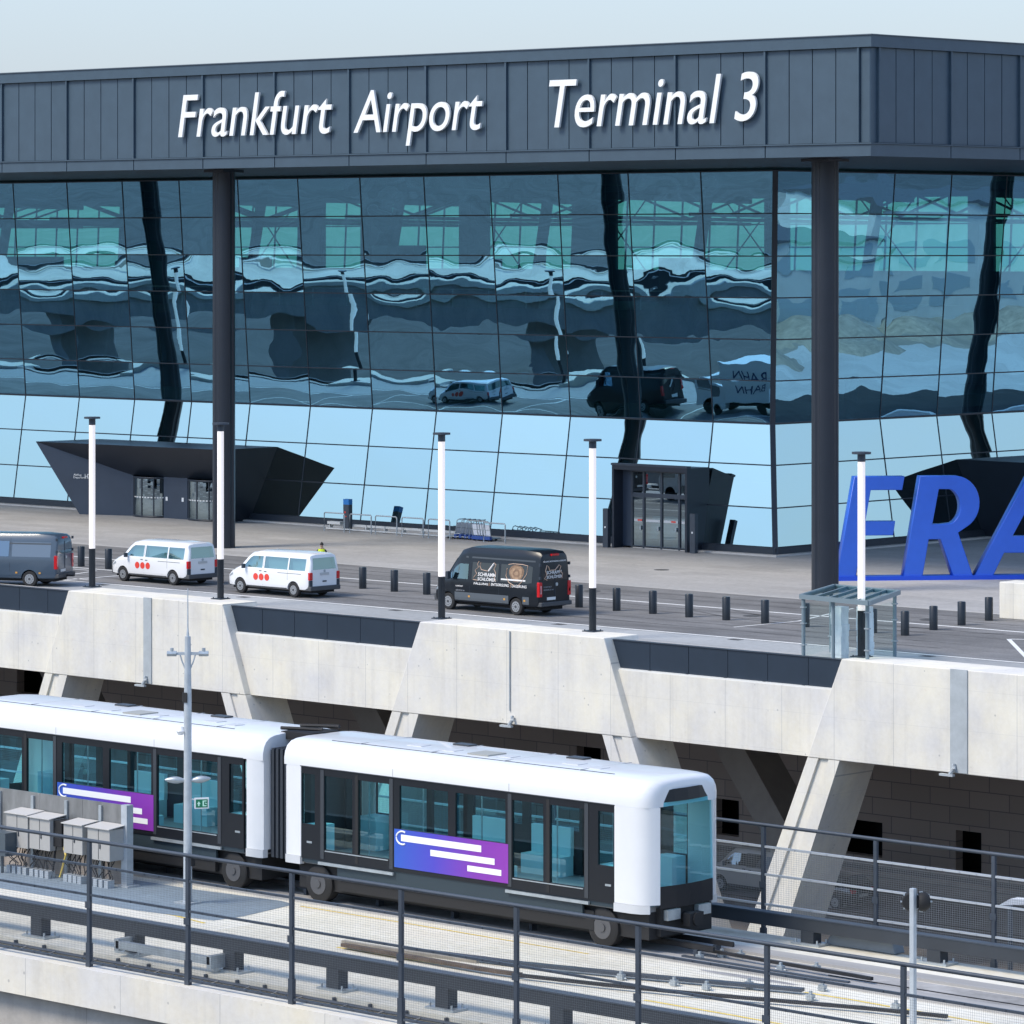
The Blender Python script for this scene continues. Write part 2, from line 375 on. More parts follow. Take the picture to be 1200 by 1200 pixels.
# ------------------------------------------------------------------ terminal building
XC, YC = -127.9, 156.5
RX, RY = -108.28, 139.0                     # fascia planes
T = empty('terminal_building', (-150, 157, 0), 'dark grey airport terminal with tilted blue glass facade under a deep flat roof', 'terminal building')
ZR = [19.25, 17.12, 14.98, 12.88, 10.78, 8.70, 6.55, 4.48, 2.36, .42]
def face_off(z):                            # how far the glass steps back behind the base line
    return 1.0 * (z / 6.55) if z < 6.55 else 1.0 * (1 - (z - 6.55) / 12.7)
def lpt(k, z): o = face_off(z); return Vector((XC - o if k == 0 else XC - 4.9 * k, YC + o, z))
def rpt(k, z): o = face_off(z); return Vector((XC - o, YC + o if k == 0 else YC + 4.88 * k, z))
def pane_mesh(m, pf, k, r, nx=14, ny=10):
    c00, c10, c11, c01 = pf(k + 1, ZR[r + 1]), pf(k, ZR[r + 1]), pf(k, ZR[r]), pf(k + 1, ZR[r])
    nrm = (c10 - c00).cross(c01 - c00).normalized()
    if nrm.dot(Vector((1, -1, 0))) < 0: nrm = -nrm
    amp = rng.choice((rng.uniform(.002, .007), rng.uniform(.002, .009), -rng.uniform(.002, .005), rng.uniform(.0005, .003)))
    tx, ty = rng.uniform(-.0024, .0024), rng.uniform(-.0035, .0035)
    if r >= 6: amp *= .45; tx *= .4; ty *= .4
    ph = [rng.uniform(0, 6.28) for _ in range(4)]
    vs = []; fs = []
    for j in range(ny + 1):
        for i in range(nx + 1):
            u, v = i / nx, j / ny
            p = c00 * (1 - u) * (1 - v) + c10 * u * (1 - v) + c11 * u * v + c01 * (1 - u) * v
            e = (1 - (2 * u - 1) ** 2) * (1 - (2 * v - 1) ** 2)
            d = amp * e ** .8 + .0009 * math.sin(ph[0] + 4 * u + 3 * v) + .0008 * math.sin(ph[1] + 9 * u) * math.cos(ph[2] + 7 * v) + .00045 * math.sin(ph[3] + 19 * u + 6 * math.sin(5 * v + ph[1])) * math.sin(13 * v + ph[2])
            d += tx * (u - .5) * 4.9 + ty * (v - .5) * 2.1
            vs.append(p + nrm * d)
    for j in range(ny):
        for i in range(nx):
            a = j * (nx + 1) + i; fs.append((a, a + 1, a + nx + 2, a + nx + 1))
    m.add(vs, fs)
stuffm = MB(); stuffl = MB()
for pf, nk, own in ((rpt, 9, 5), (lpt, 17, 6)):
    for k in range(nk):
        for r in range(9):
            if k < own:
                m = MB(); pane_mesh(m, pf, k, r); m.build('glass_pane', LGLASS if r < 6 else rng.choice(LOWS), T, smooth=180, recalc=False)
            else: pane_mesh(stuffm if r < 6 else stuffl, pf, k, r, 9, 7)
tag(stuffm.build('glazing', LGLASS, T, smooth=180, recalc=False), kind='stuff')
tag(stuffl.build('spandrel_glazing', LOWGLASS, T, smooth=180, recalc=False), kind='stuff')
def grid(pf, nk):
    m = MB()
    for k in range(1, nk + 1):
        for a, b in ((0, 6), (6, 9)): m.bar(pf(k, ZR[a]), pf(k, ZR[b]), .045, .055)
    for r in range(10):
        m.bar(pf(0, ZR[r]), pf(nk, ZR[r]), .062 if r != 6 else .13, .06 if r not in (6,) else .09)
    return m
gm = grid(lpt, 17); gm.build('mullion_grid', DARK2, T)
grid(rpt, 9).build('mullion_grid', DARK2, T)
cm = MB()
cm.bar(lpt(0, 0.0), lpt(0, 6.55), .26, .26); cm.bar(lpt(0, 6.55), lpt(0, 19.3), .26, .26)
cm.build('corner_mullion', DARK2, T)
pl = MB()
pl.box(XC - 90, XC + .06, YC - .10, YC + .5, .0, .40); pl.box(XC - .5, XC + .10, YC - .08, YC + 48, .0, .405)
pl.build('plinth', DARK2, T)
ks = MB(); ks.box(XC - 90, XC + .5, YC - .55, YC - .10, .0, .09); ks.box(XC + .1, XC + .5, YC - .10, YC + 48, .0, .09)
ks.build('plinth_step', pmat('pale_step', (.50, .48, .45), .8, 0, .1, 1), T)
# fascia
MIN = .025
def fascia_bays(axis):
    if axis == 'L':
        xs = [RX - .57 - 5.25 * i for i in range(24)]
    else:
        xs = [RY + .48 + 5.2 * i for i in range(13)]
    for a, b in zip(xs[:-1], xs[1:]):
        m = MB(); st = (b - a) / 4
        for q in range(4):
            p0, p1 = a + st * q, a + st * (q + 1); g = MIN * (1 if st > 0 else -1)
            dd = rng.uniform(0, .008)
            if axis == 'L': m.box(p0 + g, p1 - g, RY - .03 - dd, RY + .1, 20.0, 24.12)
            else: m.box(RX - .1, RX + .03 + dd, p0 + g, p1 - g, 20.0, 24.12)
        m.build('fascia_panel', DARK, T)
    for x in xs:
        m = MB()
        if axis == 'L': m.box(x - .05, x + .05, RY - .16, RY - .02, 19.99, 24.14)
        else: m.box(RX + .02, RX + .16, x - .05, x + .05, 19.99, 24.14)
        m.build('fascia_fin', DARK, T)
    m = MB()
    for i, (a, b) in enumerate(zip(xs[:-1], xs[1:])):
        g = .03 if b > a else -.03
        if axis == 'L': m.box((RX + .10) if i == 0 else a + g, b - g, RY - .10, RY + .1, 19.40, 19.92)
        else: m.box(RX - .1, RX + .10, (RY + .102) if i == 0 else a + g, b - g, 19.40, 19.92)
    m.build('fascia_lower_band', DARK, T)
fascia_bays('L'); fascia_bays('R')
m = MB(); m.prism([(RX - .50, RY - .03, 20.0), (RX - .02, RY - .03, 20.0), (RX + .03, RY + .02, 20.0), (RX + .03, RY + .42, 20.0), (RX - .5, RY + .42, 20)], (0, 0, 4.12)); m.build('fascia_corner', DARK, T)
m = MB()
m.box(-330, RX + .2, RY - .2, RY + .15, 24.14, 24.66); m.box(RX - .15, RX + .196, RY + .15, 210, 24.14, 24.656)
m.build('roof_cap', DARK, T)
m = MB(); m.box(-330, RX + .26, RY - .26, RY + .3, 24.66, 24.70); m.box(RX - .3, RX + .256, RY + .3, 210, 24.66, 24.696); m.build('roof_edge_trim', pmat('roof_edge_metal', (.10, .125, .155), .4), T)
m = MB(); m.box(-330, RX + .17, RY - .17, RY - .0, 19.925, 19.985); m.box(RX, RX + .166, RY, 210, 19.93, 19.98); m.build('fascia_ledge', DARK, T)
m = MB(); m.box(-330, RX - .06, RY + .11, 210, 19.95, 24.5); m.build('roof', pmat('roof_body', (.03, .036, .043), .7), T)
m = MB()
y = RY + .25
while y < 200:
    x1 = RX - .15; m.box(-330, x1, y, y + 1.15, 19.42, 19.66); y += 1.6
m.build('soffit', SOFFIT, T)
m = MB(); m.box(-330, RX - .12, RY + .12, 209, 19.80, 19.94); m.build('soffit_backing', pmat('soffit_backing_dark', (.02, .03, .042), .7), T)
# roof columns
def column(x, y, r):
    m = MB(); n = 40; vs = []
    for k in range(n):
        a = 2 * math.pi * k / n
        rr = r * (0.90 if k % 10 in (0, 1) else 1.0)
        vs.append((x + rr * math.cos(a), y + rr * math.sin(a), 0.002))
    m.prism(vs, (0, 0, 19.43))
    m.box(x - r * 1.25, x + r * 1.25, y - r * 1.25, y + r * 1.25, 19.26, 19.40)
    m.build('column', pmat('column_dark_paint', (.015, .020, .030), .4, 0, .08, 1.2), T, smooth=22)
for x, y, r in ((-191.4, 141.65, .58), (-152.25, 141.65, .58), (-113.1, 141.9, .61), (-112.6, 196.8, .62), (-227.5, 141.0, .6)): column(x, y, r)
# interior seen through the glass
DKIN = pmat('interior_dark', (.02, .04, .06), .7)
m = MB(); m.box(-330, XC - 1.6, YC + 2, 205, -.3, .03); m.build('hall_floor', pmat('hall_floor_stone', (.10, .105, .11), .4), T)
m = MB(); m.box(-330, XC - 1.0, 205, 205.3, 0, 13.9); m.box(-330, XC - 1, 205, 205.3, 18.6, 19.9)
for x0, x1 in ((-232, -221), (-212.5, -209.8), (-206, -203), (-196.2, -193.4), (-185.5, -181.5), (-168.5, -166.5), (-152, -150)): m.box(x0, x1, 205.02, 205.28, 13.9, 18.6)
m.build('rear_wall', DKIN, T)
m = MB()
for k in range(83): m.bar((-330 + 2.45 * k, 204.9, 13.9), (-330 + 2.45 * k + .25, 204.9, 18.6), .09, .1)
for z in (15.4, 16.9): m.bar((-330, 204.88, z), (XC - 1, 204.88, z), .1, .09)
m.box(-330.3, -330, 157.5, 205, 0, 19.9)
for k in range(9):
    x = -228 + 11.3 * k; m.bar((x, 204.6, 13.9), (x + 4.4, 204.6, 18.6), .07, .07); m.bar((x + 4.4, 204.5, 13.9), (x, 204.5, 18.6), .07, .07)
m.build('rear_mullion_grid', DKIN, T)
m = MB(); m.quad((-330, 205.15, 13.9), (XC - 1, 205.15, 13.9), (XC - 1, 205.15, 18.6), (-330, 205.15, 18.6)); m.build('rear_glazing', BGLASS, T, recalc=False)
m = MB(); m.box(-330, -140, 166, 203, 6.2, 6.9); m.box(-330, -150, 175, 203, 11.2, 11.8); m.build('mezzanine', pmat('mezzanine_dark', (.05, .055, .06), .7), T)
for k in range(8): MB().bar((-222 + 12.2 * k, 172, .03), (-221 + 12.2 * k, 175, 19.4), .5, .5).build('hall_column', DKIN, T)

# roof trusses, ducts and railings inside the hall
m = MB()
for k in range(14):
    x = -300 + 13.2 * k
    m.bar((x, 166, 18.9), (x, 203, 18.4), .3, .35); m.bar((x, 166, 17.2), (x, 203, 16.9), .18, .2)
    for j in range(6): m.bar((x, 166 + 6.2 * j, 17.2 if j % 2 else 18.9), (x, 172.2 + 6.2 * j, 18.9 if j % 2 else 17.2), .12, .12)
m.build('roof_truss', DKIN, T)
rng3 = random.Random(11)
for k in range(16):
    x = -300 + rng3.uniform(0, 165); w_ = rng3.uniform(1.2, 6); z = rng3.choice((11.9, 12.4, 13.2)); hh = rng3.uniform(1.0, 3.2); y = rng3.uniform(185, 201)
    MB().box(x, x + w_, y, y + 1.2, z, z + hh).build('hall_fitting', pmat('hall_fitting_slate', (.05, .09, .11), .6), T)
m = MB(); m.bar((-330, 175, 12.9), (-150, 175, 12.9), .08, .08)
for k in range(60): m.bar((-330 + 3 * k, 175, 11.8), (-330 + 3 * k, 175, 12.9), .06, .06)
m.build('gallery_railing', pmat('gallery_rail_steel', (.22, .25, .27), .4, .3), T)
# pale site buildings and heaps beyond the plaza: the right facade mirrors them
for (bx, by, L_, D_, h_), lb in zip(((-72, 214, 26, 9, 6.5), (-66, 246, 34, 10, 9.0), (-70, 292, 30, 9, 5.0)), ('long pale flat roofed site building mirrored in the right glass', 'tall white site building with wide windows mirrored high in the right glass', 'low white site cabin mirrored at the right edge')):
    bo = empty('site_building', (bx, by, 0), lb, 'building'); wlm = pmat('site_wall_pale', (.58, .57, .54), .8, 0, .1, .3)
    MB().box(bx, bx + D_, by, by + L_, .004, h_).build('wall', wlm, bo); MB().box(bx - .3, bx + D_ + .3, by - .3, by + L_ + .3, h_, h_ + .3).build('roof', pmat('site_roof_dark', (.10, .10, .11), .8), bo)
    yy = by + 1.5
    while yy < by + L_ - 5:
        for zz in (1.2, 4.4):
            if zz + 1.6 < h_: MB().box(bx - .05, bx - .002, yy, yy + 4.6, zz, zz + 1.7).build('window', pmat('site_window_pale', (.34, .40, .43), .3), bo)
        yy += 6.2
hp = MB(); rng2 = random.Random(3)
for i in range(7):
    cx_, cy_, r_, h_ = -76 + rng2.uniform(-2, 3), 190 + 13 * i, rng2.uniform(4, 7), rng2.uniform(1.2, 2.6); n = 16; vs = []
    for j in range(5):
        t = j / 4; vs += [(cx_ + r_ * (1 - t * .92) * math.cos(6.2832 * k / n) * rng2.uniform(.9, 1.1), cy_ + r_ * (1 - t * .92) * math.sin(6.2832 * k / n) * rng2.uniform(.9, 1.1), h_ * math.sin(t * 1.5708)) for k in range(n)]
    hp.add(vs, [(j * n + k, j * n + (k + 1) % n, (j + 1) * n + (k + 1) % n, (j + 1) * n + k) for j in range(4) for k in range(n)] + [tuple(range(4 * n, 5 * n))])
tag(hp.build('gravel_heaps', pmat('gravel_heap_tan', (.32, .28, .23), .95, 0, .3, 1.5), smooth=60), kind='structure')
# entrance portals
PORT = pmat('portal_dark_panel', (.016, .023, .036), .4, 0, .1, .7)
PORTIN = pmat('portal_inner_panel', (.034, .050, .078), .45, 0, .1, .7)
PGLASS = glass_mat('door_glass', .5, (.62, .78, .86), (.22, .34, .38))
def wing_portal(mp, loc, lbl, words=True):
    P = empty('entrance_portal', loc, lbl, 'entrance')
    q = lambda x, y, z: mp(x, y, z)
    TL, TR, BL, BR = q(-180.0, 152.6, 4.15), q(-164.3, 152.6, 4.2), q(-177.3, 153.6, .004), q(-166.0, 153.6, .004)
    gTL, gTR, gBL, gBR = q(-179.6, 157.3, 4.15), q(-164.5, 157.3, 4.2), q(-177.1, 156.62, .004), q(-166.1, 156.62, .004)
    dTL, dTR, dBL, dBR = q(-174.1, 154.75, 2.35), q(-166.55, 154.75, 2.35), q(-174.1, 154.75, .004), q(-166.55, 154.75, .004)
    m = MB(); m.quad(TL, TR, gTR, gTL); m.quad(TL, gTL, gBL, BL); m.quad(TR, BR, gBR, gTR); m.build('outer_shell', PORT, P)
    MB().quad(BL, TL, dTL, dBL).build('side_wing', PORTIN, P, recalc=False)
    MB().quad(TL, TR, dTR, dTL).build('canopy_ceiling', PORT, P, recalc=False)
    MB().quad(TR, BR, dBR, dTR).build('side_wing', PORTIN, P, recalc=False)
    def wall(x0, x1): MB().prism([q(x0, 154.75, .004), q(x1, 154.75, .004), q(x1, 154.75, 2.34), q(x0, 154.75, 2.34)], q(0, .25, 0) - q(0, 0, 0)).build('door_pier', PORTIN, P)
    wall(-171.35, -169.35); wall(-174.12, -173.95); wall(-166.7, -166.52)
    for cx_ in (-172.65, -168.02):
        r = 1.28; dr = MB(); n = 18
        pts = [(cx_ + r * math.cos(math.pi + math.pi * k / n), 155.0 + .75 * math.sin(math.pi + math.pi * k / n)) for k in range(n + 1)]
        fr = MB()
        for (a, b), (c, d) in zip(pts[:-1], pts[1:]):
            dr.quad(q(a, b, .12), q(c, d, .12), q(c, d, 2.2), q(a, b, 2.2))
        for zz in (.06, 2.26): fr.tube([q(a, b, zz) for a, b in pts], .06, 6)
        for k in (0, 5, 9, 13, 18): fr.bar(q(*pts[k], .05), q(*pts[k], 2.3), .07, .07)
        drm = dr.build('revolving_door', PGLASS, P, smooth=60, recalc=False)
        fr.build('door_frame', DARK2, drm)
        st_ = MB()
        for k in range(1, 17):
            a, b = pts[k]; c, d = pts[k + 1]; a2, b2 = a + (c - a) * .6, b + (d - b) * .6
            st_.quad(q(a, b - .012, 1.12), q(a2, b2 - .012, 1.12), q(a2, b2 - .012, 1.19), q(a, b - .012, 1.19))
        st_.build('safety_dots', LETTER, drm, recalc=False)
        wc = MB()
        for k in (3, 6, 11, 15):
            a, b = pts[k]; wc.bar(q(cx_, 155.2, .1), q(a, b + .05, .1), .05, .05); 
        ins = MB()
        for ang in (35, 80, 125): ins.prism([q(cx_, 155.15, .1), q(cx_ + 1.1 * math.cos(R(180 + ang)), 155.15 + .6 * math.sin(R(180 + ang)), .1), q(cx_ + 1.1 * math.cos(R(180 + ang)), 155.15 + .6 * math.sin(R(180 + ang)), 2.1), q(cx_, 155.15, 2.1)], q(.03, 0, 0) - q(0, 0, 0))
        ins.build('door_wing', DARK2, drm)
        MB().prism([q(cx_ - 1.3, 155.9, .05), q(cx_ + 1.3, 155.9, .05), q(cx_ + 1.3, 155.9, 2.3), q(cx_ - 1.3, 155.9, 2.3)], q(0, .05, 0) - q(0, 0, 0)).build('lobby_back', DKIN, drm)
        bt = MB(); x = -171.15 if cx_ < -170 else -169.8
        bt.prism([q(x, 154.74, 1.0), q(x + .16, 154.74, 1.0), q(x + .16, 154.74, 1.22), q(x, 154.74, 1.22)], q(0, -.02, 0) - q(0, 0, 0)); bt.build('door_button', LETTER, P)
    return P, (BL, dBL, dTL, TL)
I3 = lambda x, y, z: Vector((x, y, z))
P1, pq = wing_portal(I3, (-172, 154, 0), 'dark wedge shaped portal with two revolving doors behind the left white van')
# writing on the splayed left wing
bl, dbl, dtl, tl = pq
ux = (dbl - bl).normalized(); nn = ux.cross(Vector((0, 0, 1)))
def wing_pt(px, py):                        # intersection of the sight line with the wing plane
    n = (dbl - bl).cross(tl - bl).normalized(); d = Vector(wd(1, (px - 600) / FPX) + (-(py - HOR) / FPX,)); t = (bl - Vector((0, 0, H))).dot(n) / d.dot(n); return Vector((0, 0, H)) + d * t
o_ = Vector((.012, -.03, .01))
put_text('lettering', 'Abflug', LETTER, P1, wing_pt(86.6, 558.3) + o_, ux, height=.15, width=.52, depth=.012)
put_text('lettering', 'Departures', LETTER, P1, wing_pt(86.6, 561.3) + o_, ux, height=.15, width=.84, depth=.012)
put_text('lettering', 'H', LETTER, P1, wing_pt(99.8, 560.8) + o_, ux, height=.26, width=.2, depth=.012)
put_text('lettering', '2', LETTER, P1, wing_pt(103.6, 560.8) + o_, ux, height=.26, width=.16, depth=.012)
mirror = lambda x, y, z: Vector((XC + (YC - y), 172.2 + (-164.3 - x), z))
wing_portal(mirror, (-126, 177, 0), 'dark wedge shaped portal with revolving doors behind the blue FRA letters')
# square portal near the corner
P2 = empty('entrance_portal', (-133.8, 154, 0), 'square dark framed portal with glazed double doors left of the building corner', 'entrance')
x0, x1, yf, zt = FY(717, 600, 155.25).x, FY(805, 600, 155.25).x, 155.25, FY(720, 545, 155.25).z
m = MB(); m.box(x0, x0 + .14, yf, 157.0, .004, zt); m.box(x1 - .14, x1, yf, 157.0, .004, zt); m.box(x0 + .14, x1 - .14, yf, 157.0, zt - .22, zt - .002)
m.build('portal_frame', PORT, P2)
m = MB(); m.box(x0 - .03, x1 + .03, yf - .05, yf + .28, zt + .001, zt + .11); m.build('portal_top_trim', STEELD, P2)
m = MB(); m.box(x0 + .14, x0 + .75, 155.95, 156.05, .004, zt - .22); m.build('inner_panel', PORTIN, P2)
yd = 156.0
fr = MB(); xs = [x0 + .75, x0 + 1.55, x0 + 2.75, x0 + 3.95, x1 - .14]
for x in xs: fr.box(x - .06, x + .06, yd - .06, yd + .06, .01, zt - .23)
for z in (.05, 2.62, zt - .34): fr.box(xs[0], xs[-1], yd - .05, yd + .05, z, z + (.22 if z > 2 and z < 3 else .09))
fr.build('door_frame', STEELD, P2)
for a, b in zip(xs[:-1], xs[1:]):
    d_ = MB().quad((a + .06, yd, .14), (b - .06, yd, .14), (b - .06, yd, zt - .34), (a + .06, yd, zt - .34)).build('door_pane', PGLASS, P2, recalc=False)
    MB().box(a + .15, b - .12, yd - .03, yd - .02, 1.38, 1.50).build('safety_stripe', pmat('white_stripe', (.6, .6, .6), .5), d_)
    MB().box(b - .24, b - .16, yd - .09, yd - .03, .95, 1.15).build('door_handle', STEEL, d_)
for a in (xs[1] - .42, xs[2] + .65): MB().box(a, a + .3, yd - .035, yd - .031, 1.4, 1.49).build('red_notice', RED, P2)
MB().box(x0 + .2, x1 - .2, 156.75, 156.8, .01, zt - .25).build('lobby_back', DKIN, P2)
for i, (px, py) in enumerate(((711, 644), (813, 651))):
    p = FY(px, py, 155.2); p.z = 0; o = empty('door_control_post', p, ('slim dark post left of the square glazed portal', 'slim dark post right of the square glazed portal')[i], 'post')
    MB().box(p.x - .17, p.x + .17, p.y - .12, p.y + .12, .002, 2.0).build('post_body', STEELD, o, bevel=.01)
    MB().box(p.x - .04, p.x + .04, p.y - .135, p.y - .118, 1.0, 1.09).build('push_button', LETTER, o)

# white lettering on the fascia
S = empty('airport_name_lettering', (-133, RY - .2, 21), 'white slanted raised letters reading Frankfurt Airport Terminal 3 on the dark fascia', 'lettering')
def sign_word(body, x0, x1, zb, zcap, capref):
    me = text_mesh(body, None, None, 0, .12, .0005, 6)
    bm = bmesh.new(); bm.from_mesh(me); bpy.data.meshes.remove(me)
    seen = set(); isl = []
    for v in bm.verts:
        if v.index in seen: continue
        st = [v]; seen.add(v.index); g = []
        while st:
            a = st.pop(); g.append(a)
            for e in a.link_edges:
                b = e.other_vert(a)
                if b.index not in seen: seen.add(b.index); st.append(b)
        isl.append(g)
    its = sorted([[min(v.co.x for v in g), max(v.co.x for v in g), g] for g in isl], key=lambda t: t[0])
    let = []
    for a, b, g in its:
        if let and a < let[-1][1] - .02: let[-1][1] = max(b, let[-1][1]); let[-1][2] = let[-1][2] + g
        else: let.append([a, b, list(g)])
    zb_ = {c: 0 for c in body}
    allz = [v.co.z for v in bm.verts]; base = sorted(min(v.co.z for v in L[2]) for L in let)[len(let) // 2]
    cap = max(v.co.z for v in let[0][2])
    sz = (zcap - zb) / (cap - base); shear = .19
    for v in bm.verts: v.co.z = (v.co.z - base) * sz
    xa = min(v.co.x for v in bm.verts); xb = max(v.co.x for v in bm.verts)
    sx = (x1 - x0 - shear * (zcap - zb)) / (xb - xa)
    for L in let:
        m = MB(); ids = {v.index: i for i, v in enumerate(L[2])}
        vs = [(x0 + (v.co.x - xa) * sx + shear * v.co.z, RY - .20 + v.co.y + .03, zb + v.co.z) for v in L[2]]
        fs = [[ids[v.index] for v in f.verts] for f in bm.faces if f.verts[0].index in ids]
        m.add(vs, fs); m.build('letter', LETTER, S)
    bm.free()
for a in (('Frankfurt', -152.5, -141.15, 21.02, 23.15, 'F'), ('Airport', -139.85, -131.0, 21.0, 23.05, 'A'), ('Terminal', -127.3, -116.5, 21.0, 23.2, 'T'), ('3', -115.75, -114.2, 21.05, 23.25, '3')): sign_word(*a)

# ------------------------------------------------------------------ viaduct carrying the road
V = empty('road_viaduct', (-110, 117, -11.6), 'pale concrete road viaduct with trapezoid pier heads on splayed legs', 'viaduct')
Yp, Yb = 116.95, 117.28
m = MB(); m.box(-330, -60, Yb, 119.4, -3.46, -.92); m.build('edge_beam', CONC, V)
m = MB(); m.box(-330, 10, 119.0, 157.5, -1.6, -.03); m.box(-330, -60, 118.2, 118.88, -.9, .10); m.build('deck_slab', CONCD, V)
heads = [-135.75 + 21.65 * i for i in range(-8, 4)]
for i, x in enumerate(heads):
    m = MB(); m.prism([(x, Yp, .30), (x + 9.95, Yp, .30), (x + 11.35, Yp, -3.44), (x - 1.6, Yp, -3.44)], (0, 2.0, 0)); m.build('pier_head', CONC, V, bevel=.03)
    for s in (0, 1):
        f_ = (lambda u, z: x - 1.6 + u - .43 * (-3.44 - z)) if s == 0 else (lambda u, z: x + 11.35 - u + .43 * (-3.44 - z))
        lg = MB()
        for u0, u1, y in ((0, .5, Yp + .02), (.5, .98, Yp + .12), (.98, 1.5, Yp + .02)):
            lg.prism([(f_(u0, -3.45), y, -3.45), (f_(u1, -3.45), y, -3.45), (f_(u1 * 1.2, -11.6), y, -11.6), (f_(u0 * 1.2, -11.6), y, -11.6)], (0, Yp + 2.3 - y, 0))
        lg.build('leg', CONC, V)
    # joint cover, drain and lamp under it
    j = MB(); xj = x + 5.0
    if i % 2 == 0: j.box(xj, xj + .5 + .25 * (x > -100), Yp - .05, Yp - .002, -3.40, .302)
    else: j.tube([(xj, Yp - .04, .25), (xj, Yp - .04, -2.9)], .028, 8)
    j.build('joint_cover', pmat('joint_cover_pale', (.44, .47, .48), .5, .2, .1, 2), V)
    d = MB(); d.tube([(xj + .2, Yp - .1, -3.1), (xj + .25, Yp - .16, -3.25), (xj + .1, Yp - .18, -3.45)], .075, 8); d.box(xj - .35, xj + .25, Yp - .25, Yp - .1, -3.54, -3.46); d.build('drain_spout', pmat('joint_cover_pale', (0, 0, 0)), V)
    xb = x + 10.1; xe = x + 21.5
    if i < len(heads) - 1:
        n = 6; pm = MB()
        for q in range(n):
            a = xb - .15 + (xe - xb + .3) * q / n; b = xb - .15 + (xe - xb + .3) * (q + 1) / n
            pm.box(a + .012, b - .012, Yb + .16, Yb + .26, -.86, .20)
        pm.build('infill_panel', DARKP, V)
        MB().box(xb - .2, xe + .2, Yb + .05, Yb + .4, -.92, -.86).build('panel_sill', pmat('sill_pale', (.60, .60, .58), .7), V)
        MB().box(xb - .1, xe + .1, Yb + .12, Yb + .34, .205, .235).build('panel_cap', STEELD, V)
        c = MB()
        for q in range(n): c.box(xb + (xe - xb) * (q + .95) / n - .08, xb + (xe - xb) * (q + .95) / n + .08, Yb + .08, Yb + .16, -.98, -.86)
        c.build('panel_clip', DARK2, V)
# inner legs and rear wall of the lower level
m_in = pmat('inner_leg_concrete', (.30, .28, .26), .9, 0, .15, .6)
for i, x in enumerate(heads):
    q = MB(); xa = x + 2.0
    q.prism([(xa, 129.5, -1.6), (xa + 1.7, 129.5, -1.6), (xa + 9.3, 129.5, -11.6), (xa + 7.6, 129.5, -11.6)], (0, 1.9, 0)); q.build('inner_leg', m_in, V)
BRK = bpy.data.materials.new('dark_block_wall'); BRK.use_nodes = True
n_, l_ = nodes_of(BRK); b_ = n_['Principled BSDF']; b_.inputs['Roughness'].default_value = .9
tc_ = n_.new('ShaderNodeTexCoord').outputs['Object']; mp_ = n_.new('ShaderNodeMapping'); mp_.inputs['Rotation'].default_value = (R(90), 0, 0); l_.new(tc_, mp_.inputs[0])
bk_ = n_.new('ShaderNodeTexBrick'); l_.new(mp_.outputs[0], bk_.inputs['Vector'])
for k, v in (('Scale', 1), ('Brick Width', 2.1), ('Row Height', .75), ('Mortar Size', .022)): bk_.inputs[k].default_value = v
bk_.inputs['Color1'].default_value = (.46, .385, .345, 1); bk_.inputs['Color2'].default_value = (.54, .45, .405, 1); bk_.inputs['Mortar'].default_value = (.25, .22, .21, 1)
l_.new(bk_.outputs['Color'], b_.inputs['Base Color'])
YW = 140.0
def wall_holes(m, x0, x1, z0, z1, y0, y1, holes):
    xs = sorted(set([x0, x1] + [h[0] for h in holes] + [h[1] for h in holes]))
    for a, b in zip(xs[:-1], xs[1:]):
        zs = [z0]
        for h in sorted(holes, key=lambda h: h[2]):
            if h[0] <= a + 1e-6 and h[1] >= b - 1e-6: zs += [h[2], h[3]]
        zs.append(z1)
        for q in range(0, len(zs), 2):
            if zs[q + 1] - zs[q] > 1e-4: m.box(a, b, y0, y1, zs[q], zs[q + 1])
holes = []
for a, b in (((1120, 967), (1150, 1021)), ((985, 953), (1034, 1000)), ((838, 930), (866, 976)), ((676, 869), (704, 893)), ((20, 780), (64, 812))):
    p, q = FY(*a, YW), FY(*b, YW); holes.append((p.x, q.x, q.z - .2, p.z - .2))
m = MB(); wall_holes(m, -330, -40, -11.6, -1.6, YW, YW + .5, holes); 
lw = m.build('lower_wall', BRK, V)
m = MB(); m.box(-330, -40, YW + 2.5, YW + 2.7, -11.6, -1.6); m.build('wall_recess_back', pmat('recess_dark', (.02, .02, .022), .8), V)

# ------------------------------------------------------------------ guideway of the people mover
GW = empty('elevated_guideway', (-65, 61, -11.6), 'pale concrete elevated guideway deck carrying the people mover tracks', 'guideway')
X0, X1 = -300, 8
m = MB(); m.box(X0, X1, 62.35, 75.05, -1.7, -1.0); m.box(X0, X1, 61.45, 62.35, -1.7, -1.28); m.build('deck', DECK, GW)
m = MB(); m.box(X0, X1, 60.72, 61.45, -1.86, -.985); m.build('edge_beam', CONC2, GW)
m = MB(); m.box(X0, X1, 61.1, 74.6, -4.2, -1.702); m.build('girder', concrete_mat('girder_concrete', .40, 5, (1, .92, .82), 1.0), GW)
m = MB()
for x in (-285, -255, -225, -195, -165, -135, -105, -75, -45, -15): m.box(x - 1.2, x + 1.2, 64.5, 71.5, -11.6, -4.2)
m.build('support_pier', CONCD, GW)
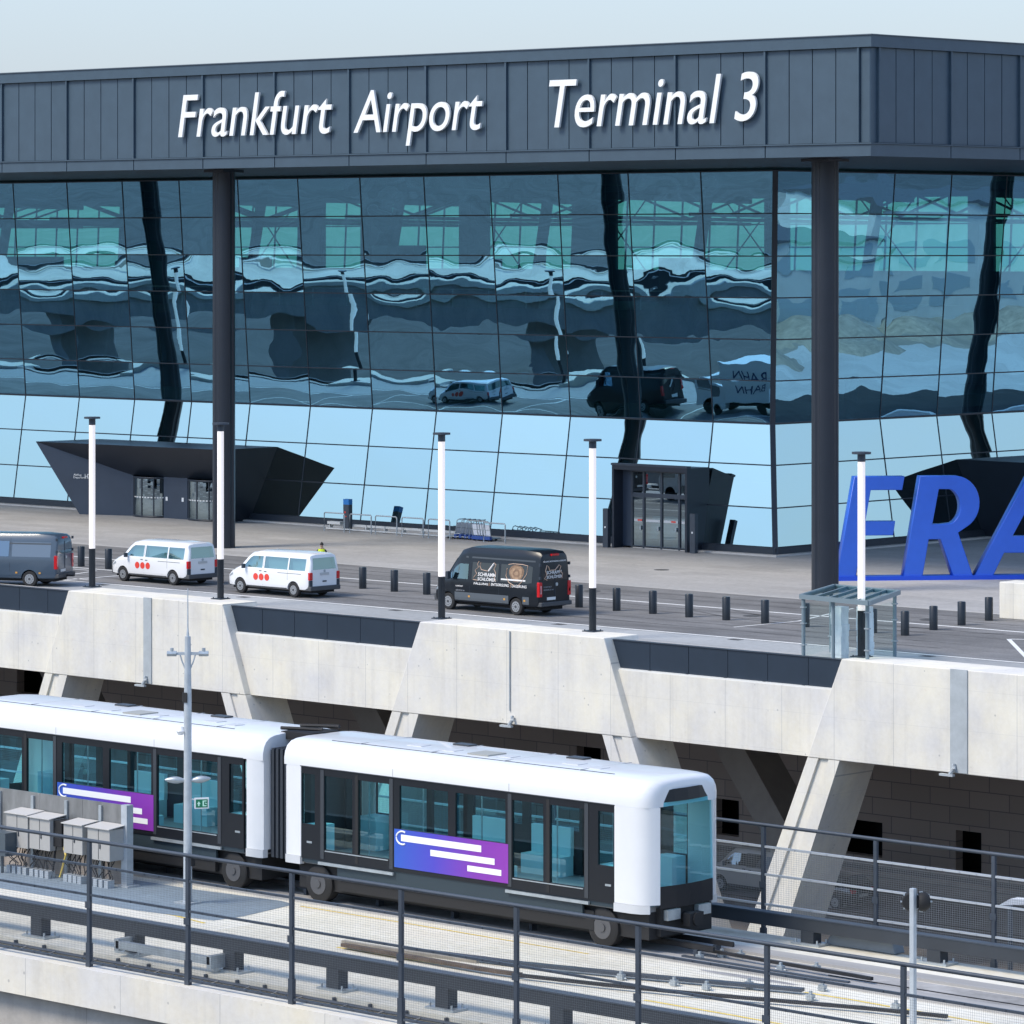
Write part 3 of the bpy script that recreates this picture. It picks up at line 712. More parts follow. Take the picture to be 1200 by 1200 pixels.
# running plinths and the guide trough under the train
RAILM = pmat('dark_rail_steel', (.028, .028, .030), .55, .3, .3, 2)
PLM = pmat('worn_running_track', (.33, .32, .31), .85, 0, .25, .35, stretch=(.15, 3, 1))
for y in (70.65, 72.55): MB().box(X0, X1, y, y + .55, -.999, -.93).build('running_strip', PLM, GW)
m = MB(); m.box(X0, X1, 71.3, 72.45, -.998, -.985); m.build('guide_trough', pmat('trough_stain', (.30, .29, .28), .9, 0, .4, .8), GW)
def thing_mesh(mb, name, mat_, label, cat, group=None, org=None, **k):
    o = mb.build(name, mat_, None, org, **k); return tag(o, label, cat, group)
def rail_thing(y, z, label, w_=.07, h_=.10, brackets=True, xa=X0, xb=-60.3):
    o = empty('guide_rail', (-65, y, -1), label, 'rail')
    m = MB(); m.box(xa, xb, y - w_ / 2, y + w_ / 2, z - h_ / 2, z + h_ / 2); m.box(xa, xb, y - .012, y + .012, z + h_ / 2, z + h_ / 2 + .02)
    m.build('rail_bar', RAILM, o)
    if brackets:
        x = -92.0
        while x < -60.6:
            b = MB(); b.box(x - .05, x + .05, y - .09, y + .09, -.984, z - h_ / 2); b.build('bracket', STEELD, o); x += 2.6
rail_thing(71.55, -.78, 'dark guide rail nearest the camera under the train')
rail_thing(72.25, -.76, 'dark guide rail along the far wheels of the train')
for y in (71.32, 71.62): thing_mesh(MB().box(-57, X1, y, y + .035, -.984, -.965), 'thin_rail', RAILM, 'thin dark rail strip ' + ('nearest' if y < 71.5 else 'farther from') + ' the camera running right from the train', 'rail')
# side guidance beams on pedestals
def guide_beam(y, zb, zt, xs, label, wdt=.26):
    o = empty('guidance_beam', (-60, y, -1), label, 'beam')
    m = MB(); m.box(X0, X1, y - wdt / 2, y + wdt / 2, zb, zt - .03); m.build('beam_body', pmat('guidance_beam_paint', (.030, .036, .044), .5, 0, .15, .6), o)
    MB().box(X0, X1, y - wdt / 2 - .015, y + wdt / 2 + .015, zt - .03, zt).build('beam_flange', STEELD, o)
    for x in xs:
        p = MB(); p.box(x - .19, x + .19, y - .15, y + .15, -.95, zb); p.build('pedestal', pmat('guidance_beam_paint', (0, 0, 0)), o)
        b = MB(); b.box(x - .42, x + .42, y - .24, y + .24, -.998, -.95)
        for i in (-.32, .32):
            for j in (-.17, .17): b.tube([(x + i, y + j, -.95), (x + i, y + j, -.86)], .025, 6)
        b.build('base_plate', STEEL, o)
near_ped = [-70.65 + 3.36 * k for k in range(-7, 9)]
guide_beam(62.9, -.52, -.2, near_ped, 'long dark guidance beam just behind the near mesh fence')
guide_beam(74.62, -.68, -.36, [-59.9 + 3.72 * k for k in range(-9, 6)], 'long dark guidance beam beyond the train beside the far fence')
# grey tray between two pedestals, conduits along the upstand
m = MB(); a = FY(143, 1107, 62.5); m.box(a.x, a.x + 3.2, 62.3, 62.42, -.80, -.62); m.box(a.x - .05, a.x + .1, 62.3, 62.9, -.86, -.58); m.box(a.x + 3.1, a.x + 3.25, 62.3, 62.9, -.9, -.6)
thing_mesh(m, 'cable_tray', STEEL, 'grey metal tray bridging two pedestals behind the near fence', 'cable tray')
m = MB(); m.tube([(-95, 62.25, -1.12), (-40, 62.25, -1.12)], .04, 6); m.tube([(-95, 62.27, -1.2), (-40, 62.27, -1.2)], .025, 6)
x = -92
while x < -42:
    m.box(x, x + .05, 62.26, 62.34, -1.12, -1.02); m.tube([(x, 62.2, -1.14), (x + .3, 62.05, -1.22), (x + .55, 62.2, -1.1)], .018, 5)
    x += rng.uniform(.8, 1.5)
thing_mesh(m, 'conduit', STEELD, 'thin grey conduits with loops of cable along the deck edge', 'conduit')
# switch rails lying on the near track
def deck_poly(pts, r_, z=-.90):
    q = [G(px, py, z) for px, py in pts]; m = MB()
    for a, b in zip(q[:-1], q[1:]): m.bar(a, b, r_, .075)
    return m
BR = pmat('brown_cable_cover', (.085, .06, .042), .8, 0, .4, 3)
BEIGE = pmat('beige_cover', (.30, .27, .22), .8, 0, .2, 2)
thing_mesh(deck_poly([(402, 1107), (470, 1119), (560, 1135), (610, 1142)], .16), 'switch_rail', BR, 'brown switch rail starting behind the third fence panel', 'rail')
thing_mesh(deck_poly([(402, 1103.5), (480, 1116), (560, 1127)], .12, -.86), 'cover_strip', BEIGE, 'beige cover strip lying on top of the brown switch rail', 'cover strip')
thing_mesh(deck_poly([(475, 1112), (610, 1129), (760, 1144), (941, 1160)], .20), 'switch_rail', STEELD, 'long grey switch rail crossing the near track at a slant', 'rail')
thing_mesh(deck_poly([(610, 1143), (700, 1153), (800, 1163), (1010, 1181), (1110, 1191)], .10), 'conductor_rail', RAILM, 'dark conductor rail with grey clips in front of the switch rail', 'rail')
thing_mesh(deck_poly([(515, 1145), (620, 1163), (760, 1186), (860, 1202)], .07, -.96), 'cable', BLACK, 'black cable lying on the deck behind the near guidance beam', 'cable')
thing_mesh(deck_poly([(325, 1109), (250, 1098), (120, 1078), (0, 1057)], .06, -.96), 'cable', BLACK, 'black cable lying on the pale deck left of the switch rail', 'cable')
thing_mesh(deck_poly([(800, 1108), (900, 1126), (1000, 1143), (1022, 1147)], .09, -.86), 'conductor_rail', RAILM, 'dark conductor rail ending in front of the far guidance beam', 'rail')
thing_mesh(deck_poly([(800, 1121), (880, 1134), (960, 1147), (995, 1152)], .10, -.93), 'cable_channel', STEELD, 'grey bolted cable channel right of the front train wheel', 'cable channel')
for i, (px, py) in enumerate(((868, 1123), (957, 1138), (846, 1122), (820, 1125), (915, 1138), (828, 1160), (950, 1172), (878, 1157), (790, 1155), (728, 1148), (964, 1161), (1050, 1183))):
    p = G(px, py, -.99); m = MB(); m.box(p.x - .08, p.x + .08, p.y - .06, p.y + .06, -.99, -.86); m.box(p.x - .03, p.x + .03, p.y - .03, p.y + .03, -.86, -.79); m.tube([(p.x - .15, p.y, -.95), (p.x + .15, p.y, -.95)], .02, 6)
    thing_mesh(m, 'rail_clamp', STEEL, 'small grey clamp box on the rails right of the train', 'clamp', 'grey clamp boxes on the rails')
# painted lines on the deck
ym = MB()
def yl(pts, w_): strip(ym, [G(px, py, -1) for px, py in pts], w_, -.996)
yl([(352, 1062), (470, 1081), (600, 1103), (690, 1118)], .08)
yl([(943, 1163), (1000, 1172), (1045, 1180), (1230, 1212)], .10)
yl([(395, 1110), (470, 1123), (560, 1137), (600, 1141)], .10)
yl([(755, 1172), (860, 1190), (930, 1203)], .10)
yl([(165, 1066), (205, 1073), (240, 1082)], .09)
tag(ym.build('yellow_line', YEL, recalc=False), kind='structure')
dm = MB()
for k in range(46):
    a, b = k / 46, (k + .55) / 46; strip(dm, [G(0 + 160 * a, 1040 + 26.5 * a, -1), G(0 + 160 * b, 1040 + 26.5 * b, -1)], .06, -.995)
tag(dm.build('dashed_line', pmat('pale_line', (.66, .62, .45), .7), recalc=False), kind='structure')
gp = [G(*p, -1) for p in ((-120, 1018), (0, 1041), (160, 1067), (250, 1079), (285, 1074), (345, 1060), (330, 1056), (225, 1042), (150, 1030), (0, 1000), (-120, 975))]
tag(MB().quad(*[(p.x, p.y, -.994) for p in gp]).build('grey_walkway', slab_mat('blue_grey_coating', .25, None, (.80, 1.0, 1.18), .12), recalc=False), kind='structure')
st = MB()
for (px, py, L, w_) in ((1010, 1150, 6, .45), (1080, 1164, 7, .5), (880, 1146, 3, .3)):
    p = G(px, py, -1)
    n = 14; st.quad(*[(p.x + L / 2 * math.cos(6.283 * k / n) * rng.uniform(.8, 1.1), p.y + w_ / 2 * math.sin(6.283 * k / n) * rng.uniform(.8, 1.15), -.9965) for k in range(n)])
tag(st.build('tyre_stain', pmat('tyre_stain', (.30, .29, .285), .85, 0, .3, 1.5), recalc=False), kind='structure')

# ------------------------------------------------------------------ mesh fences
def wire_panel(L, z0, z1, s):
    m = MB(); p = .05
    n = int(L / p)
    for i in range(1, n): m.box(i * L / n - s / 2, i * L / n + s / 2, -s / 2, s / 2, z0, z1)
    k = max(1, round((z1 - z0) / p))
    for j in range(1, k): z = z0 + (z1 - z0) * j / k; m.box(0, L, s / 2, s * 1.5, z - s / 2, z + s / 2)
    return m
def fence(label, y, xs, zb, zl, zrails, railm, wirem, zfoot):
    F = empty('mesh_fence', (xs[0], y, zb), label, 'fence')
    L = xs[1] - xs[0]; src = {}
    MB().tube([(xs[0], y, zl), (xs[-1], y, zl)], .043, 10).build('handrail', STEELD if railm is not STEEL else STEEL, F, smooth=40)
    for i, x in enumerate(xs):
        p = MB(); p.box(x - .048, x + .048, y - .04, y + .04, zfoot, zl - .04); p.box(x - .068, x + .068, y - .055, y + .055, zfoot, zfoot + .55); p.box(x - .09, x + .09, y - .055, y - .045, (zl + zb) / 2 - .1, (zl + zb) / 2 + .05)
        p.build('post', STEELD, F)
    for i, x in enumerate(xs[:-1]):
        r = MB()
        for z in zrails:
            r.box(x + .056, x + L - .056, y - .03, y + .025, z - .026, z + .026)
            for q in range(1, 7): r.box(x + L * q / 7 - .02, x + L * q / 7 + .02, y - .045, y - .035, z - .02, z + .02)
        r.build('rail', railm, F)
        for (a, b) in zip(zrails[1:], zrails[:-1]):
            key = (round(a, 2), round(b, 2))
            if key not in src:
                pm = wire_panel(L - .13, a + .036, b - .036, .0044 if y > 70 else .0027); me = bpy.data.meshes.new('wire_mesh'); me.from_pydata(pm.v, [], pm.f); me.materials.append(wirem); src[key] = me
            o = bpy.data.objects.new('wire_mesh', src[key]); COL.objects.link(o); o.parent = F; o.location = Vector((x + .065, y - .005, 0)) - W[F.name]
    return F
WIRE = pmat('grey_wire', (.13, .14, .155), .5, .2)
fence('long dark wire mesh fence on the near edge of the guideway', 61.0, [-63.4 + 3.335 * k for k in range(-9, 8)], -.985, 1.90, [1.33, .66, -.88], STEELD, WIRE, -.984)
WIRE2 = pmat('pale_wire', (.30, .32, .34), .5, .3)
fence('wire mesh fence with pale rails beyond the train', 75.45, [-58.61 + 3.42 * k for k in range(-15, 8)], -1.3, 1.53, [1.01, .34, -.38, -1.2], pmat('far_rail_steel', (.42, .45, .48), .45, .3), WIRE2, -1.5)

# ------------------------------------------------------------------ train
TR = empty('people_mover_train', (-68, 71.9, -1), 'white two car people mover train with dark windows and purple panels', 'train')
TWHITE = pmat('train_white', (.70, .705, .71), .3, 0, .035, .7, coat=.3)
TDARK = pmat('train_dark_panel', (.012, .014, .018), .35, spec=.35)
TGREY = pmat('train_frame_grey', (.042, .048, .056), .4, spec=.4)
TSKIRT = pmat('train_skirt_blue_grey', (.028, .044, .056), .4, spec=.4)
TIN = pmat('train_interior_pale', (.62, .68, .70), .6)
LITP = bpy.data.materials.new('interior_fill_glow'); LITP.use_nodes = True; LITP.node_tree.nodes['Principled BSDF'].inputs['Emission Color'].default_value = (.9, 1, 1, 1); LITP.node_tree.nodes['Principled BSDF'].inputs['Emission Strength'].default_value = 2.5  # glow of the added ceiling strips, there to lift the carriage interior
SEAT = pmat('seat_teal', (.45, .66, .70), .6)
AD = bpy.data.materials.new('gradient_print'); AD.use_nodes = True
n_, l_ = nodes_of(AD); b_ = n_['Principled BSDF']; b_.inputs['Roughness'].default_value = .35
g_ = n_.new('ShaderNodeTexCoord').outputs['Generated']; sx_ = n_.new('ShaderNodeSeparateXYZ'); l_.new(g_, sx_.inputs[0])
l_.new(ramp(n_, l_, sx_.outputs[0], [(.0, (.03, .10, .46)), (.35, (.07, .06, .45)), (.72, (.20, .035, .36)), (1, (.24, .04, .36))]), b_.inputs['Base Color'])
Y0, Y1 = 70.5, 73.25
YM = (Y0 + Y1) / 2
def car(dx, noses):
    C_ = MB()
    half = [(0, 2.46), (0, 2.64), (.035, 2.80), (.11, 2.94), (.24, 3.04), (.42, 3.09), (.8, 3.12)]
    def ring(x, inset, drop, k=1.0):
        pts = []
        for a, z in half:
            zz = 2.46 + (z - 2.46) * k - drop * 0
            pts.append((x, Y0 + inset + a, zz))
        return pts + [(p[0], Y0 + Y1 - p[1], p[2]) for p in reversed(pts)]
    xa, xb = -73.55 + dx, -61.3 + dx
    def nose(sgn, tip):                     # stations from body to tip
        return [(tip - sgn * 1.1, 0, 1), (tip - sgn * .62, .015, .99), (tip - sgn * .38, .05, .97), (tip - sgn * .24, .14, .93), (tip - sgn * .17, .26, .88), (tip - sgn * .14, .40, .80)]
    sts = []
    if 'r' in noses: xa = -73.86 + dx; sts += [(x, i, k) for x, i, k in reversed(nose(-1, xa))]
    else: sts += [(xa, .0, .97), (xa + .12, 0, 1)]
    if 'f' in noses: sts += nose(1, xb)
    else: xb = -61.71 + dx; sts += [(xb - .12, 0, 1), (xb, 0, .97)]
    rings = [ring(x, i, 0, k) for x, i, k in sts]; n = len(rings[0])
    vs = [v for r in rings for v in r]; fs = []
    for i in range(len(rings) - 1):
        for k in range(n - 1): fs.append((i * n + k, i * n + k + 1, (i + 1) * n + k + 1, (i + 1) * n + k))
        fs.append((i * n + n - 1, i * n, (i + 1) * n, (i + 1) * n + n - 1))
    fs += [tuple(range(n)), tuple(range((len(rings) - 1) * n, len(rings) * n))]
    C_.add(vs, fs)
    B = C_.build('carriage', TWHITE, TR, smooth=35)
    # side walls with window openings
    px = lambda a: -73.55 + dx + a
    def X(v): return v + dx
    wins = [(-72.93, -72.47, 1.02, 2.28), (-72.13, -71.14, .44, 2.28), (-70.95, -69.86, .44, 2.28), (-69.5, -67.85, 1.22, 2.28), (-67.6, -65.95, 1.22, 2.28),
            (-65.72, -64.72, .44, 2.28), (-64.5, -63.42, .44, 2.28), (-62.98, -62.50, 1.02, 2.28)]
    for side, (ya, yb) in enumerate(((Y0 + .02, Y0 + .09), (Y1 - .09, Y1 - .02))):
        m = MB(); wall_holes(m, X(-72.97), X(-62.44), .16, 2.455, ya, yb, [(X(a), X(b), c, d) for a, b, c, d in wins]); m.build('side_wall', TDARK, B)
        for a, b, c, d in wins:
            y = (ya + yb) / 2
            MB().quad((X(a), y, c), (X(b), y, c), (X(b), y, d), (X(a), y, d)).build('window_pane', TGLASS, B, recalc=False)
        yo = ya - .012 if side == 0 else yb + .012
        for a, b in ((-72.2, -69.78), (-65.8, -63.34)):
            for x in (a, b): MB().box(X(x) - .06, X(x) + .06, min(yo, ya), max(yo, ya) if side == 0 else yb + .012, .2, 2.42).build('door_frame', TGREY, B)
            xm = (a + b) / 2; m = MB(); m.box(X(xm) - .05, X(xm) + .05, ya - .006, yb + .006, .2, 2.4); m.build('door_seal', BLACK, B)
            m = MB(); m.box(X(a) - .1, X(b) + .1, (ya - .06) if side == 0 else yb, ya if side == 0 else yb + .06, .06, .13); m.build('door_sill', STEEL, B)
            m = MB(); m.box(X(a) + .1, X(b) - .1, (ya - .016) if side == 0 else yb + .004, (ya - .004) if side == 0 else yb + .016, .395, .42); m.build('window_trim', STEEL, B)
        m = MB(); yk = (Y0 + .05, Y0 + .12) if side == 0 else (Y1 - .12, Y1 - .05)
        m.box(X(-71.7), X(-63.5), *yk, -.24, .155); m.box(X(-72.96), X(-71.7), *yk, .06, .155); m.box(X(-63.5), X(-62.46), *yk, .06, .155); m.build('skirt', TSKIRT, B)
        ys = -1 if side == 0 else 1
        yy = ya - .02 if side == 0 else yb + .02
        adm = MB(); adm.box(X(-69.66), X(-65.84), min(yy, yy + .015), max(yy, yy + .015), .27, 1.21); adm.build('printed_panel', AD, B)
        if side == 0:
            tx = MB()
            for a, b, c, d in ((-69.42, -66.72, .93, 1.09), (-68.42, -66.28, .67, .82), (-67.18, -66.06, .43, .57)):  tx.box(X(a), X(b), yy - .006, yy - .001, c, d)
            r = [(X(-69.38) + .20 * math.cos(t), yy - .004, 1.01 + .16 * math.sin(t)) for t in [R(60 + 12 * k) for k in range(21)]]
            tx.tube(r, .022, 5); tx.build('lettering', LETTER, B)
        # corner pillars
        for end in (0, 1):
            nz = ('r' in noses) if end == 0 else ('f' in noses)
            if nz:
                tip = xa if end == 0 else xb; s = -1 if end == 0 else 1
                pl_ = [(tip - s * 1.15, 0), (tip - s * .60, .0), (tip - s * .36, .06), (tip - s * .2, .2), (tip - s * .1, .42)]
                inner = [(tip - s * 1.15, .12), (tip - s * .62, .12), (tip - s * .42, .18), (tip - s * .28, .28), (tip - s * .2, .43)]
            else:
                tip = xa if end == 0 else xb; s = -1 if end == 0 else 1
                pl_ = [(tip - s * .60, 0), (tip - s * .12, 0), (tip - s * .02, .05), (tip, .2), (tip, .45)]
                inner = [(tip - s * .60, .12), (tip - s * .16, .12), (tip - s * .12, .16), (tip - s * .1, .24), (tip - s * .1, .45)]
            fy = (lambda q: Y0 + q) if side == 0 else (lambda q: Y1 - q)
            poly = [(a, fy(b), .20) for a, b in pl_] + [(a, fy(b), .20) for a, b in reversed(inner)]
            MB().prism(poly, (0, 0, 2.258)).build('corner_pillar', TWHITE, B, smooth=40)
            bpol = [(a, fy(b - .03), .0) for a, b in pl_[:-1]] + [(a, fy(b), .0) for a, b in reversed(inner[:-1])]
            MB().prism(bpol, (0, 0, .195)).build('corner_bumper', pmat('bumper_pale', (.55, .56, .57), .4), B, smooth=40)
    # ends
    for end in (0, 1):
        nz = ('r' in noses) if end == 0 else ('f' in noses)
        tip = xa if end == 0 else xb; s = -1 if end == 0 else 1
        if nz:
            ys = [Y0 + .42, YM - .45, YM, YM + .45, Y1 - .42]; xs_ = [tip - s * .12, tip - s * .03, tip, tip - s * .03, tip - s * .12]
            g = MB(); d = MB(); u = MB()
            for i in range(4):
                g.quad((xs_[i], ys[i], .62), (xs_[i + 1], ys[i + 1], .58), (xs_[i + 1] - s * .05, ys[i + 1], 2.56), (xs_[i] - s * .05, ys[i], 2.56))
                d.quad((xs_[i], ys[i], .10), (xs_[i + 1], ys[i + 1], .10), (xs_[i + 1], ys[i + 1], .62), (xs_[i], ys[i], .62))
                u.quad((xs_[i] - s * .05, ys[i], 2.56), (xs_[i + 1] - s * .05, ys[i + 1], 2.56), (xs_[i + 1] - s * .085, ys[i + 1], 2.80 + (.05 if i < 3 else 0) * (1 if i < 3 else 0)), (xs_[i] - s * .085, ys[i], 2.80 + (.05 if 0 < i else 0)))
            g.build('windscreen', TGLASS, B, recalc=False); d.build('front_panel', TDARK, B, recalc=False); u.build('destination_band', TDARK, B, recalc=False)
            c = MB(); c.box(min(tip - s * .9, tip - s * .15), max(tip - s * .9, tip - s * .15), Y0 + .5, Y1 - .5, -.55, .095); c.tube([(tip - s * .2, YM, -.2), (tip + s * .25, YM, -.2)], .16, 10); c.box(min(tip, tip + s * .2), max(tip, tip + s * .2), YM - .25, YM + .25, -.35, -.05); c.build('coupler', BLACK, B)
            for ya_ in (Y0 + .6, Y1 - 1.05): MB().box(tip - s * .15, tip - s * .02, ya_, ya_ + .45, -.18, .06).build('headlight', STEEL, B)
        else:
            e = MB(); e.box(min(tip - s * .2, tip - s * .12), max(tip - s * .2, tip - s * .12), Y0 + .2, Y0 + .75, .1, 2.5); e.box(min(tip - s * .2, tip - s * .12), max(tip - s * .2, tip - s * .12), Y1 - .75, Y1 - .2, .1, 2.5); e.build('end_wall', TDARK, B)
    m = MB(); m.box(xa + .3, xb - .3, Y0 + .13, Y1 - .13, .02, .14); m.build('floor', pmat('train_floor', (.20, .21, .22), .6), B)
    m = MB(); m.box(xa + .3, xb - .3, Y0 + .25, Y1 - .25, -.62, .015); m.box(xa + 1.8, xb - 1.9, Y0 + .12, Y1 - .12, -.55, -.1); m.build('underframe', BLACK, B)
    m = MB(); m.box(xa + .5, xb - .7, Y0 + .2, Y1 - .2, 2.35, 2.44); m.build('ceiling', TIN, B)
    for y in (YM - .55, YM + .45): MB().box(xa + .8, xb - 1.0, y, y + .10, 2.325, 2.349).build('interior_fill_strip', LITP, B)  # unseen glowing strips, added to brighten the interior behind the windows
    m = MB()
    for a, b in ((-72.95, -72.4), (-63.1, -62.5)):
        for y in (Y0 + .14, Y1 - .64): m.box(X(a), X(b), y, y + .5, .14, 1.0)
    for a, b in ((-69.4, -68.2), (-67.4, -66.1)):
        m.box(X(a), X(b), Y1 - .62, Y1 - .14, .14, .62); m.box(X(a), X(b), Y1 - .24, Y1 - .12, .62, 1.3)
        m.box(X(a), X(b), Y0 + .12, Y0 + .6, .14, .6)
    m.build('seat', SEAT, B)
    m = MB()
    for x in (-71.9, -70.0, -68.0, -65.5, -63.7): m.tube([(X(x), YM, .14), (X(x), YM, 2.36)], .02, 6)
    m.tube([(X(-72.5), YM, 2.2), (X(-63), YM, 2.2)], .02, 6); m.build('grab_pole', STEEL, B)
    for xw in (-72.47, -62.95):
        for y in (Y0 + .14, Y1 - .48):
            w_ = MB(); w_.tube([(X(xw), y, -.46), (X(xw), y + .03, -.46), (X(xw), y + .31, -.46), (X(xw), y + .34, -.46)], [.42, .465, .465, .42], 28); wo = w_.build('wheel', BLACK, B, smooth=40)
            h = MB(); yo = y - .012 if y < YM else y + .352; h.tube([(X(xw), yo, -.46), (X(xw), yo + .02, -.46)], .27, 20); h.tube([(X(xw), yo - .03, -.46), (X(xw), yo + .05, -.46)], .10, 10); h.build('rim', pmat('worn_rim', (.11, .11, .115), .5, .4), wo, smooth=40)
    # roof fittings
    for k in range(4): MB().box(X(-71.3 + 2.45 * k), X(-71.288 + 2.45 * k), Y0 + .44, Y1 - .44, 3.108, 3.1215).build('roof_seam', pmat('seam_grey', (.35, .36, .37), .6), B)
    for x in (-72.75, -62.75): MB().box(X(x), X(x) + .18, Y0 + .008, Y0 + .03, .55, .60).build('marker_plate', STEEL, B)
    for y in (Y0 - .006, Y1 - .004): MB().box(X(-72.97), X(-62.44), y, y + .01, 2.452, 2.474).build('roof_gutter', TGREY, B)
    for x in (-69.72, -65.82): MB().box(X(x), X(x) + .012, Y0 - .004, Y0 + .004, 2.48, 2.66).build('roof_seam', pmat('seam_grey', (.35, .36, .37), .6), B)
    m = MB(); m.box(xa + 1.2, xb - 1.6, Y0 + .50, Y0 + .53, 3.085, 3.108); m.build('roof_groove', TGREY, B)
    for x, y, l_w in ((-70.2, 71.5, .5), (-68.9, 71.35, .45), (-67.0, 71.4, .4), (-65.0, 71.5, .5), (-64.0, 71.3, .4)): MB().box(X(x), X(x) + l_w, y, y + .35, 3.118, 3.135).build('roof_vent', pmat('vent_pale_grey', (.52, .53, .54), .5), B)
    m = MB(); m.box(X(-67.9), X(-67.2), 71.25, 71.9, 3.12, 3.15); m.build('roof_hatch', pmat('hatch_olive_grey', (.33, .33, .30), .6), B)
    for x in (-69.4, -65.6): MB().box(X(x), X(x) + .55, 72.3, 72.6, 3.12, 3.16).build('roof_antenna', TGREY, B)
    return B
car(0, 'f'); car(-12.62, 'r')
m = MB()
for k in range(9):
    x = -74.30 + .08 * k; i = .0 if k % 2 else .05
    m.box(x, x + .082, Y0 + .2 + i, Y1 - .2 - i, .02, 2.78 - i)
m.build('bellows', pmat('bellows_rubber', (.03, .036, .045), .6), TR)
m = MB(); m.box(-74.5, -73.5, 71.3, 72.4, 2.95, 3.14); m.tube([(-74.6, 71.4, 3.2), (-73.4, 71.7, 3.22)], .05, 6); m.tube([(-74.6, 72.1, 3.2), (-73.4, 72.3, 3.25)], .05, 6); m.build('roof_cables', BLACK, TR)

# ------------------------------------------------------------------ mast, sign, cabinets, signals on the guideway
mx_, my_ = -75.06, 68.6
M_ = empty('equipment_mast', (mx_, my_, -1), 'tall galvanised mast with cross arm and antenna in front of the train', 'mast')
MASTM = pmat('mast_galvanised', (.47, .51, .54), .4, .3, .1, 5)
m = MB(); m.tube([(mx_, my_, -.99), (mx_, my_, 1.0), (mx_, my_, 4.2), (mx_, my_, 5.7)], [.115, .105, .095, .075], 14); m.box(mx_ - .25, mx_ + .25, my_ - .25, my_ + .25, -.99, -.95); m.build('mast_pole', MASTM, M_, smooth=40)
m = MB(); m.tube([(mx_, my_, 5.7), (mx_, my_, 5.9), (mx_, my_, 6.9)], [.04, .02, .012], 8); m.build('whip_antenna', MASTM, M_)
m = MB(); a = Vector((XR, YR, 0)); c = Vector((mx_, my_, 5.27))
m.bar(c - a * .42, c + a * .42, .06, .07); m.tube([c - Vector((0, 0, .55)), c - a * .14 - Vector((0, 0, .2)), c - a * .2], .02, 6); m.tube([c - Vector((0, 0, .55)), c + a * .14 - Vector((0, 0, .2)), c + a * .2], .02, 6); m.build('cross_arm', MASTM, M_)
for s in (-1, 1):
    m = MB(); p = c + a * s * .40; m.tube([p - a * .12, p + a * .12], .07, 10); m.tube([p + Vector((0, 0, .02)), p + Vector((0, 0, .14))], .045, 8); m.build('sensor_head', STEEL, M_)
m = MB(); m.box(mx_ - .09, mx_ + .09, my_ - .12, my_ - .10, 4.05, 4.3); m.build('black_band', BLACK, M_)
m = MB(); p = Vector((mx_, my_, 3.35)) - a * .18; m.tube([p + Vector((0, 0, .1)), p - Vector((0, 0, .02)), p - Vector((0, 0, .12))], [.05, .12, .06], 12); m.tube([p + Vector((0, 0, .08)), Vector((mx_, my_, 3.43))], .03, 6); m.build('dome_camera', WHITE, M_, smooth=50)
for s in (-1, 1):
    m = MB(); c = Vector((mx_, my_, 2.06)); n = 10
    q = [c + a * s * (.08 + .5 * k / n) + Vector((0, 0, .03 + .05 * (k / n if s > 0 else .3 * k / n))) for k in range(n + 1)]
    m.tube(q, [.05, .055, .07, .085, .09, .09, .085, .075, .06, .04, .012], 8); m.build('floodlight', STEEL, M_, smooth=60)
ex = empty('emergency_exit_sign', (mx_ + .5, my_ - .05, 1.40), 'green and white emergency exit sign with arrow on the mast', 'exit sign')
u = (a * .94 + Vector((.0, .34, 0))).normalized(); nn = Vector((u.y, -u.x, 0))
o0 = Vector((mx_, my_, 1.385)) + a * .16 - nn * -.02
m = MB(); m.prism([o0, o0 + u * .36, o0 + u * .36 + Vector((0, 0, .27)), o0 + Vector((0, 0, .27))], nn * .07); m.bar(Vector((mx_, my_, 1.62)), o0 + Vector((0, 0, .23)), .03, .03); m.build('sign_box', WHITE, ex)
f0 = o0 + nn * .072
GRN = pmat('exit_green', (.0, .17, .075), .5); PALE = pmat('exit_pale', (.55, .85, .68), .5)
def onf(mb, pts, t=.004): mb.prism([f0 + u * x + Vector((0, 0, z)) for x, z in pts], nn * t)
m = MB(); onf(m, [(.03, .03), (.33, .03), (.33, .235), (.03, .235)]); m.build('green_face', GRN, ex)
m = MB(); f0 = f0 + nn * .005; onf(m, [(.06, .12), (.105, .19), (.15, .12), (.122, .12), (.122, .07), (.088, .07), (.088, .12)])
onf(m, [(.20, .06), (.30, .06), (.30, .085), (.235, .085), (.235, .18), (.30, .18), (.30, .205), (.20, .205)]); onf(m, [(.26, .13), (.31, .115), (.315, .13), (.265, .155)]); m.build('pictogram', PALE, ex)
m = MB(); m.box(mx_ + .12, mx_ + .3, my_ - .15, my_ - .02, -.02, .26); m.tube([(mx_ + .2, my_ - .1, .26), (mx_ + .2, my_ - .16, .1)], .09, 8); m.build('black_loudspeaker', BLACK, M_)
